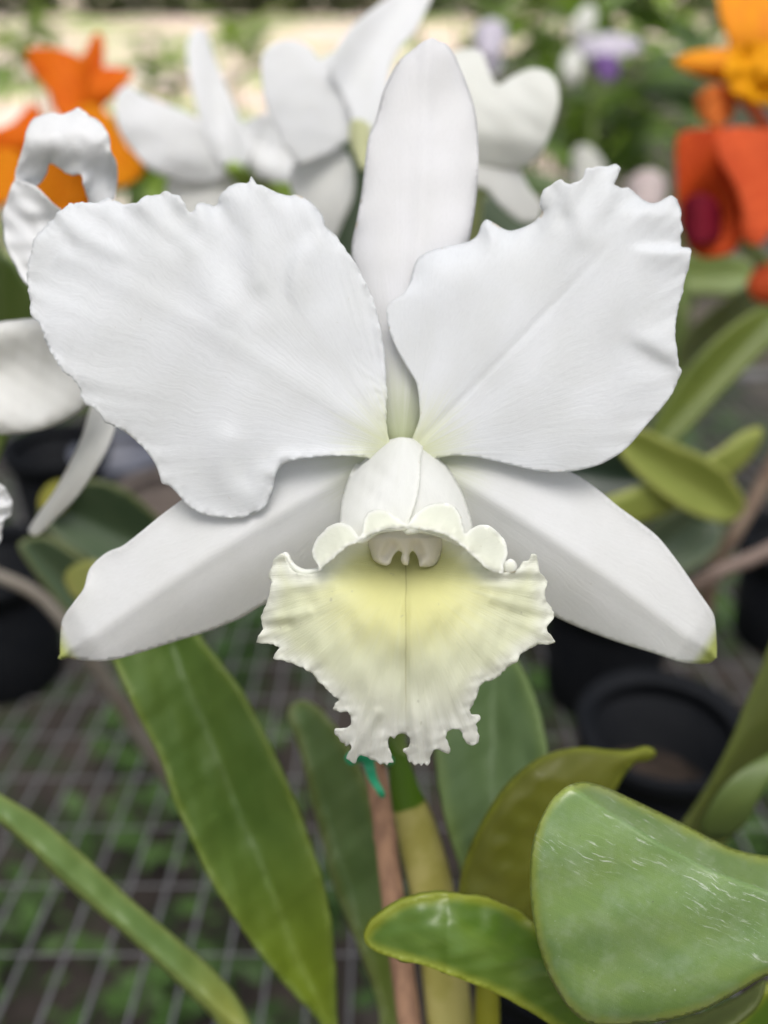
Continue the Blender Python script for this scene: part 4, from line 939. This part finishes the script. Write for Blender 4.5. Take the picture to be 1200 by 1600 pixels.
p5 = empty('orchid_plant', Gb(60, 1080), 'dull green orchid plant between the hanging white sepal and lower left sepal', 'orchid plant', 'orchid plants on the bench')
sheet('leaf', [(60,800),(95,765),(140,752),(190,765),(235,800),(262,840),(250,900),(200,905),(150,880),(100,850)], vfold((60,780),(260,870),0.40,0.02,-0.006), m_l9, p5, spacing=9, axis=((60,780),(260,870)), thick=0.0015)
sheet('leaf', [(30,850),(70,840),(120,870),(170,910),(210,960),(230,1020),(190,1040),(140,1000),(100,950),(60,900)], vfold((40,850),(210,1030),0.38,0.02,-0.005), m_l9, p5, spacing=9, axis=((40,850),(210,1030)), thick=0.0015)
sheet('leaf', [(-60,380),(0,395),(30,420),(60,470),(70,540),(0,560),(-60,540)], vfold((0,390),(0,560),0.42,0.02,-0.005), leaf_mat('moss_leaf', (0.05, 0.085, 0.012), (0.065, 0.10, 0.015), rough=0.5), p5, spacing=9, axis=((0,390),(0,560)), thick=0.0015)
sheet('leaf', [(60,790),(70,762),(95,750),(115,765),(105,790),(85,806)], lambda x, y, d, s: 0.40+0*x, leaf_mat('yellowed_leaf', (0.20, 0.20, 0.02), (0.26, 0.24, 0.03)), p5, spacing=8, thick=0.0012)
sheet('leaf', [(100,905),(112,885),(150,875),(160,905),(140,940),(116,935)], lambda x, y, d, s: 0.36+0*x, leaf_mat('yellowed_leaf_tip', (0.19, 0.21, 0.04), (0.22, 0.22, 0.05)), p5, spacing=8, thick=0.0012)
m_twig = simple_mat('brown_stem', (0.13, 0.085, 0.06), (0.20, 0.15, 0.11), 50, 0.7)
pxtube('stem', [(-30,890,0.43,10),(60,930,0.44,10),(130,1010,0.45,11),(180,1085,0.47,12),(240,1180,0.50,13),(300,1260,0.53,12)], simple_mat('grey_brown_stem', (0.15, 0.115, 0.09), (0.22, 0.20, 0.17), 14, 0.7), p5, seg=12)

p6 = empty('orchid_plant', Gb(1120, 1010), 'lime green orchid plant right of the right petal', 'orchid plant', 'orchid plants on the bench')
sheet('leaf', [(1200,480),(1215,520),(1180,560),(1130,610),(1080,665),(1040,700),(1015,690),(1030,650),(1060,600),(1100,550),(1150,505)], vfold((1200,500),(1020,695),0.47,0.0,-0.006), leaf_mat('arching_leaf', (0.10, 0.14, 0.015), (0.13, 0.17, 0.02), rough=0.5), p6, spacing=9, axis=((1200,500),(1020,695)), thick=0.0015)
sheet('leaf', [(965,690),(1000,672),(1040,690),(1100,715),(1140,745),(1165,790),(1140,815),(1080,800),(1020,760),(980,720)], vfold((970,690),(1150,805),0.45,0.02,-0.005), m_l10, p6, spacing=9, axis=((970,690),(1150,805)), thick=0.0015)
sheet('leaf', [(925,790),(990,762),(1060,740),(1120,705),(1160,675),(1190,668),(1185,700),(1150,740),(1090,780),(1010,815),(950,825)], vfold((930,800),(1190,675),0.46,0.02,0.005), m_l10, p6, spacing=9, axis=((930,800),(1190,675)), thick=0.0015)
sheet('leaf', [(880,730),(930,690),(990,695),(1030,730),(1040,760),(1000,775),(940,785),(900,770)], vfold((880,740),(1040,755),0.48,0.0,-0.004), m_dk, p6, spacing=9, axis=((880,740),(1040,755)), thick=0.0015)
sheet('leaf', [(990,860),(1040,810),(1100,790),(1130,830),(1110,870),(1050,900),(1010,890)], vfold((1000,880),(1120,800),0.49,0.0,-0.004), m_l9, p6, spacing=9, axis=((1000,880),(1120,800)), thick=0.0015)
pxtube('stem', [(1240,660,0.50,12),(1190,760,0.50,12),(1150,830,0.50,12),(1115,890,0.51,13),(1100,960,0.52,13)], m_twig, p6, seg=12)
pxtube('stem', [(1240,840,0.49,11),(1180,870,0.49,12),(1120,895,0.49,12),(1060,930,0.5,12)], simple_mat('pinkish_stem', (0.20, 0.15, 0.13), (0.15, 0.11, 0.09), 40, 0.7), p6, seg=12)
pl = empty('orchid_plant', Gb(1120, 700), 'strap leaf of pale green lying level below the red-orange orchid', 'orchid plant', 'orchid plants on the bench')
sheet('leaf', [(1040,405),(1080,398),(1130,400),(1172,408),(1176,440),(1150,458),(1090,458),(1045,450)], vfold((1040,430),(1176,430),0.62,0.0,-0.004), leaf_mat('pale_leaf', (0.26, 0.36, 0.10), (0.30, 0.40, 0.12)), pl, spacing=10, axis=((1040,430),(1176,430)), thick=0.0015)
pxtube('stem', [(1065,430,0.62,9),(1066,500,0.62,9),(1060,600,0.64,10),(1050,720,0.66,10)], m_stem, pl)
sheet('leaf', [(1060,560),(1075,520),(1120,480),(1160,450),(1210,430),(1215,460),(1160,500),(1110,550),(1080,590)], vfold((1060,580),(1210,440),0.58,0.0,-0.004), m_l8, pl, spacing=10, axis=((1060,580),(1210,440)), thick=0.0015)

# ------------------------------------------------------------------ pots on the bench
m_pot = simple_mat('black_plastic', (0.004, 0.005, 0.007), (0.007, 0.008, 0.010), 30, 0.7, 0.12, 0.1)
m_bark = simple_mat('bark_mix', (0.02, 0.015, 0.012), (0.045, 0.033, 0.026), 120, 0.9, 0.2, 0.8, 0.004)
def lathe(name, prof, mat, parent, seg=48, loc=(0, 0, 0)):
    vs = []; fs = []
    for r, z in prof:
        for k in range(seg): t = 2*math.pi*k/seg; vs.append((r*math.cos(t), r*math.sin(t), z))
    for i in range(len(prof)-1):
        for k in range(seg): k2 = (k+1) % seg; fs.append((i*seg+k, i*seg+k2, (i+1)*seg+k2, (i+1)*seg+k))
    me = bpy.data.meshes.new(name); me.from_pydata(vs, [], fs); me.shade_smooth(); return link(name, me, mat, parent, loc)
def pot(p, r, h, label, lean=0.0):
    e = empty('flower_pot', p, label, 'flower pot', 'black nursery pots')
    b = r*0.74
    lathe('wall', [(0.001, 0.004), (b, 0.004), (b+0.002, 0.0), (b+0.003, 0.003), (r-0.004, h-0.012), (r-0.007, h-0.012), (b-0.001, 0.006), (0.001, 0.006)], m_pot, e)
    lathe('rim', [(r-0.0065, h-0.012), (r, h-0.014), (r+0.0022, h-0.002), (r+0.001, h), (r-0.001, h), (r-0.0065, h-0.004)], m_pot, e)
    lathe('growing_medium', [(0.0005, h*0.45+0.006), (r*0.5, h*0.45+0.004), (r*0.83, h*0.45)], m_bark, e)
    e.rotation_euler = (lean, 0, 0)
    return e
def on(px, py): 
    q = Gb(px, py); return q + bn*0.004
pot(on(1000, 1330), 0.040, 0.085, 'black plastic pot right of the frilled lip, its dark mouth open')
pot(on(935, 1085), 0.045, 0.090, 'black plastic pot behind the open one, under the right sepal')
pot(on(20, 1060), 0.045, 0.095, 'black plastic pot at the left edge level with the left sepal tip')
pot(on(115, 850), 0.045, 0.100, 'black plastic pot behind the hanging thin white sepal')
pot(on(1220, 1000), 0.045, 0.085, 'black plastic pot cut by right edge behind the pinkish stem')
pot(on(860, 1560), 0.042, 0.05, 'low black pot hidden under the broad waxy leaf')
m_blue = simple_mat('blue_grey_plastic', (0.12, 0.13, 0.17), (0.16, 0.17, 0.21), 30, 0.5)
m_clay = simple_mat('faded_clay', (0.14, 0.115, 0.10), (0.11, 0.09, 0.08), 30, 0.8)
q = pot(on(205, 830), 0.042, 0.085, 'blue-grey plastic pot behind the lower edge of left petal')
for c in q.children:
    if not c.name.startswith('growing'): c.data.materials.clear(); c.data.materials.append(m_blue)
q = pot(on(270, 900), 0.040, 0.080, 'brown clay pot in the notch between left petal and left sepal')
for c in q.children:
    if not c.name.startswith('growing'): c.data.materials.clear(); c.data.materials.append(m_clay)
print('bench z', B0.z, 'tris', sum(len(o.data.polygons) for o in sc.objects if o.type == 'MESH'))
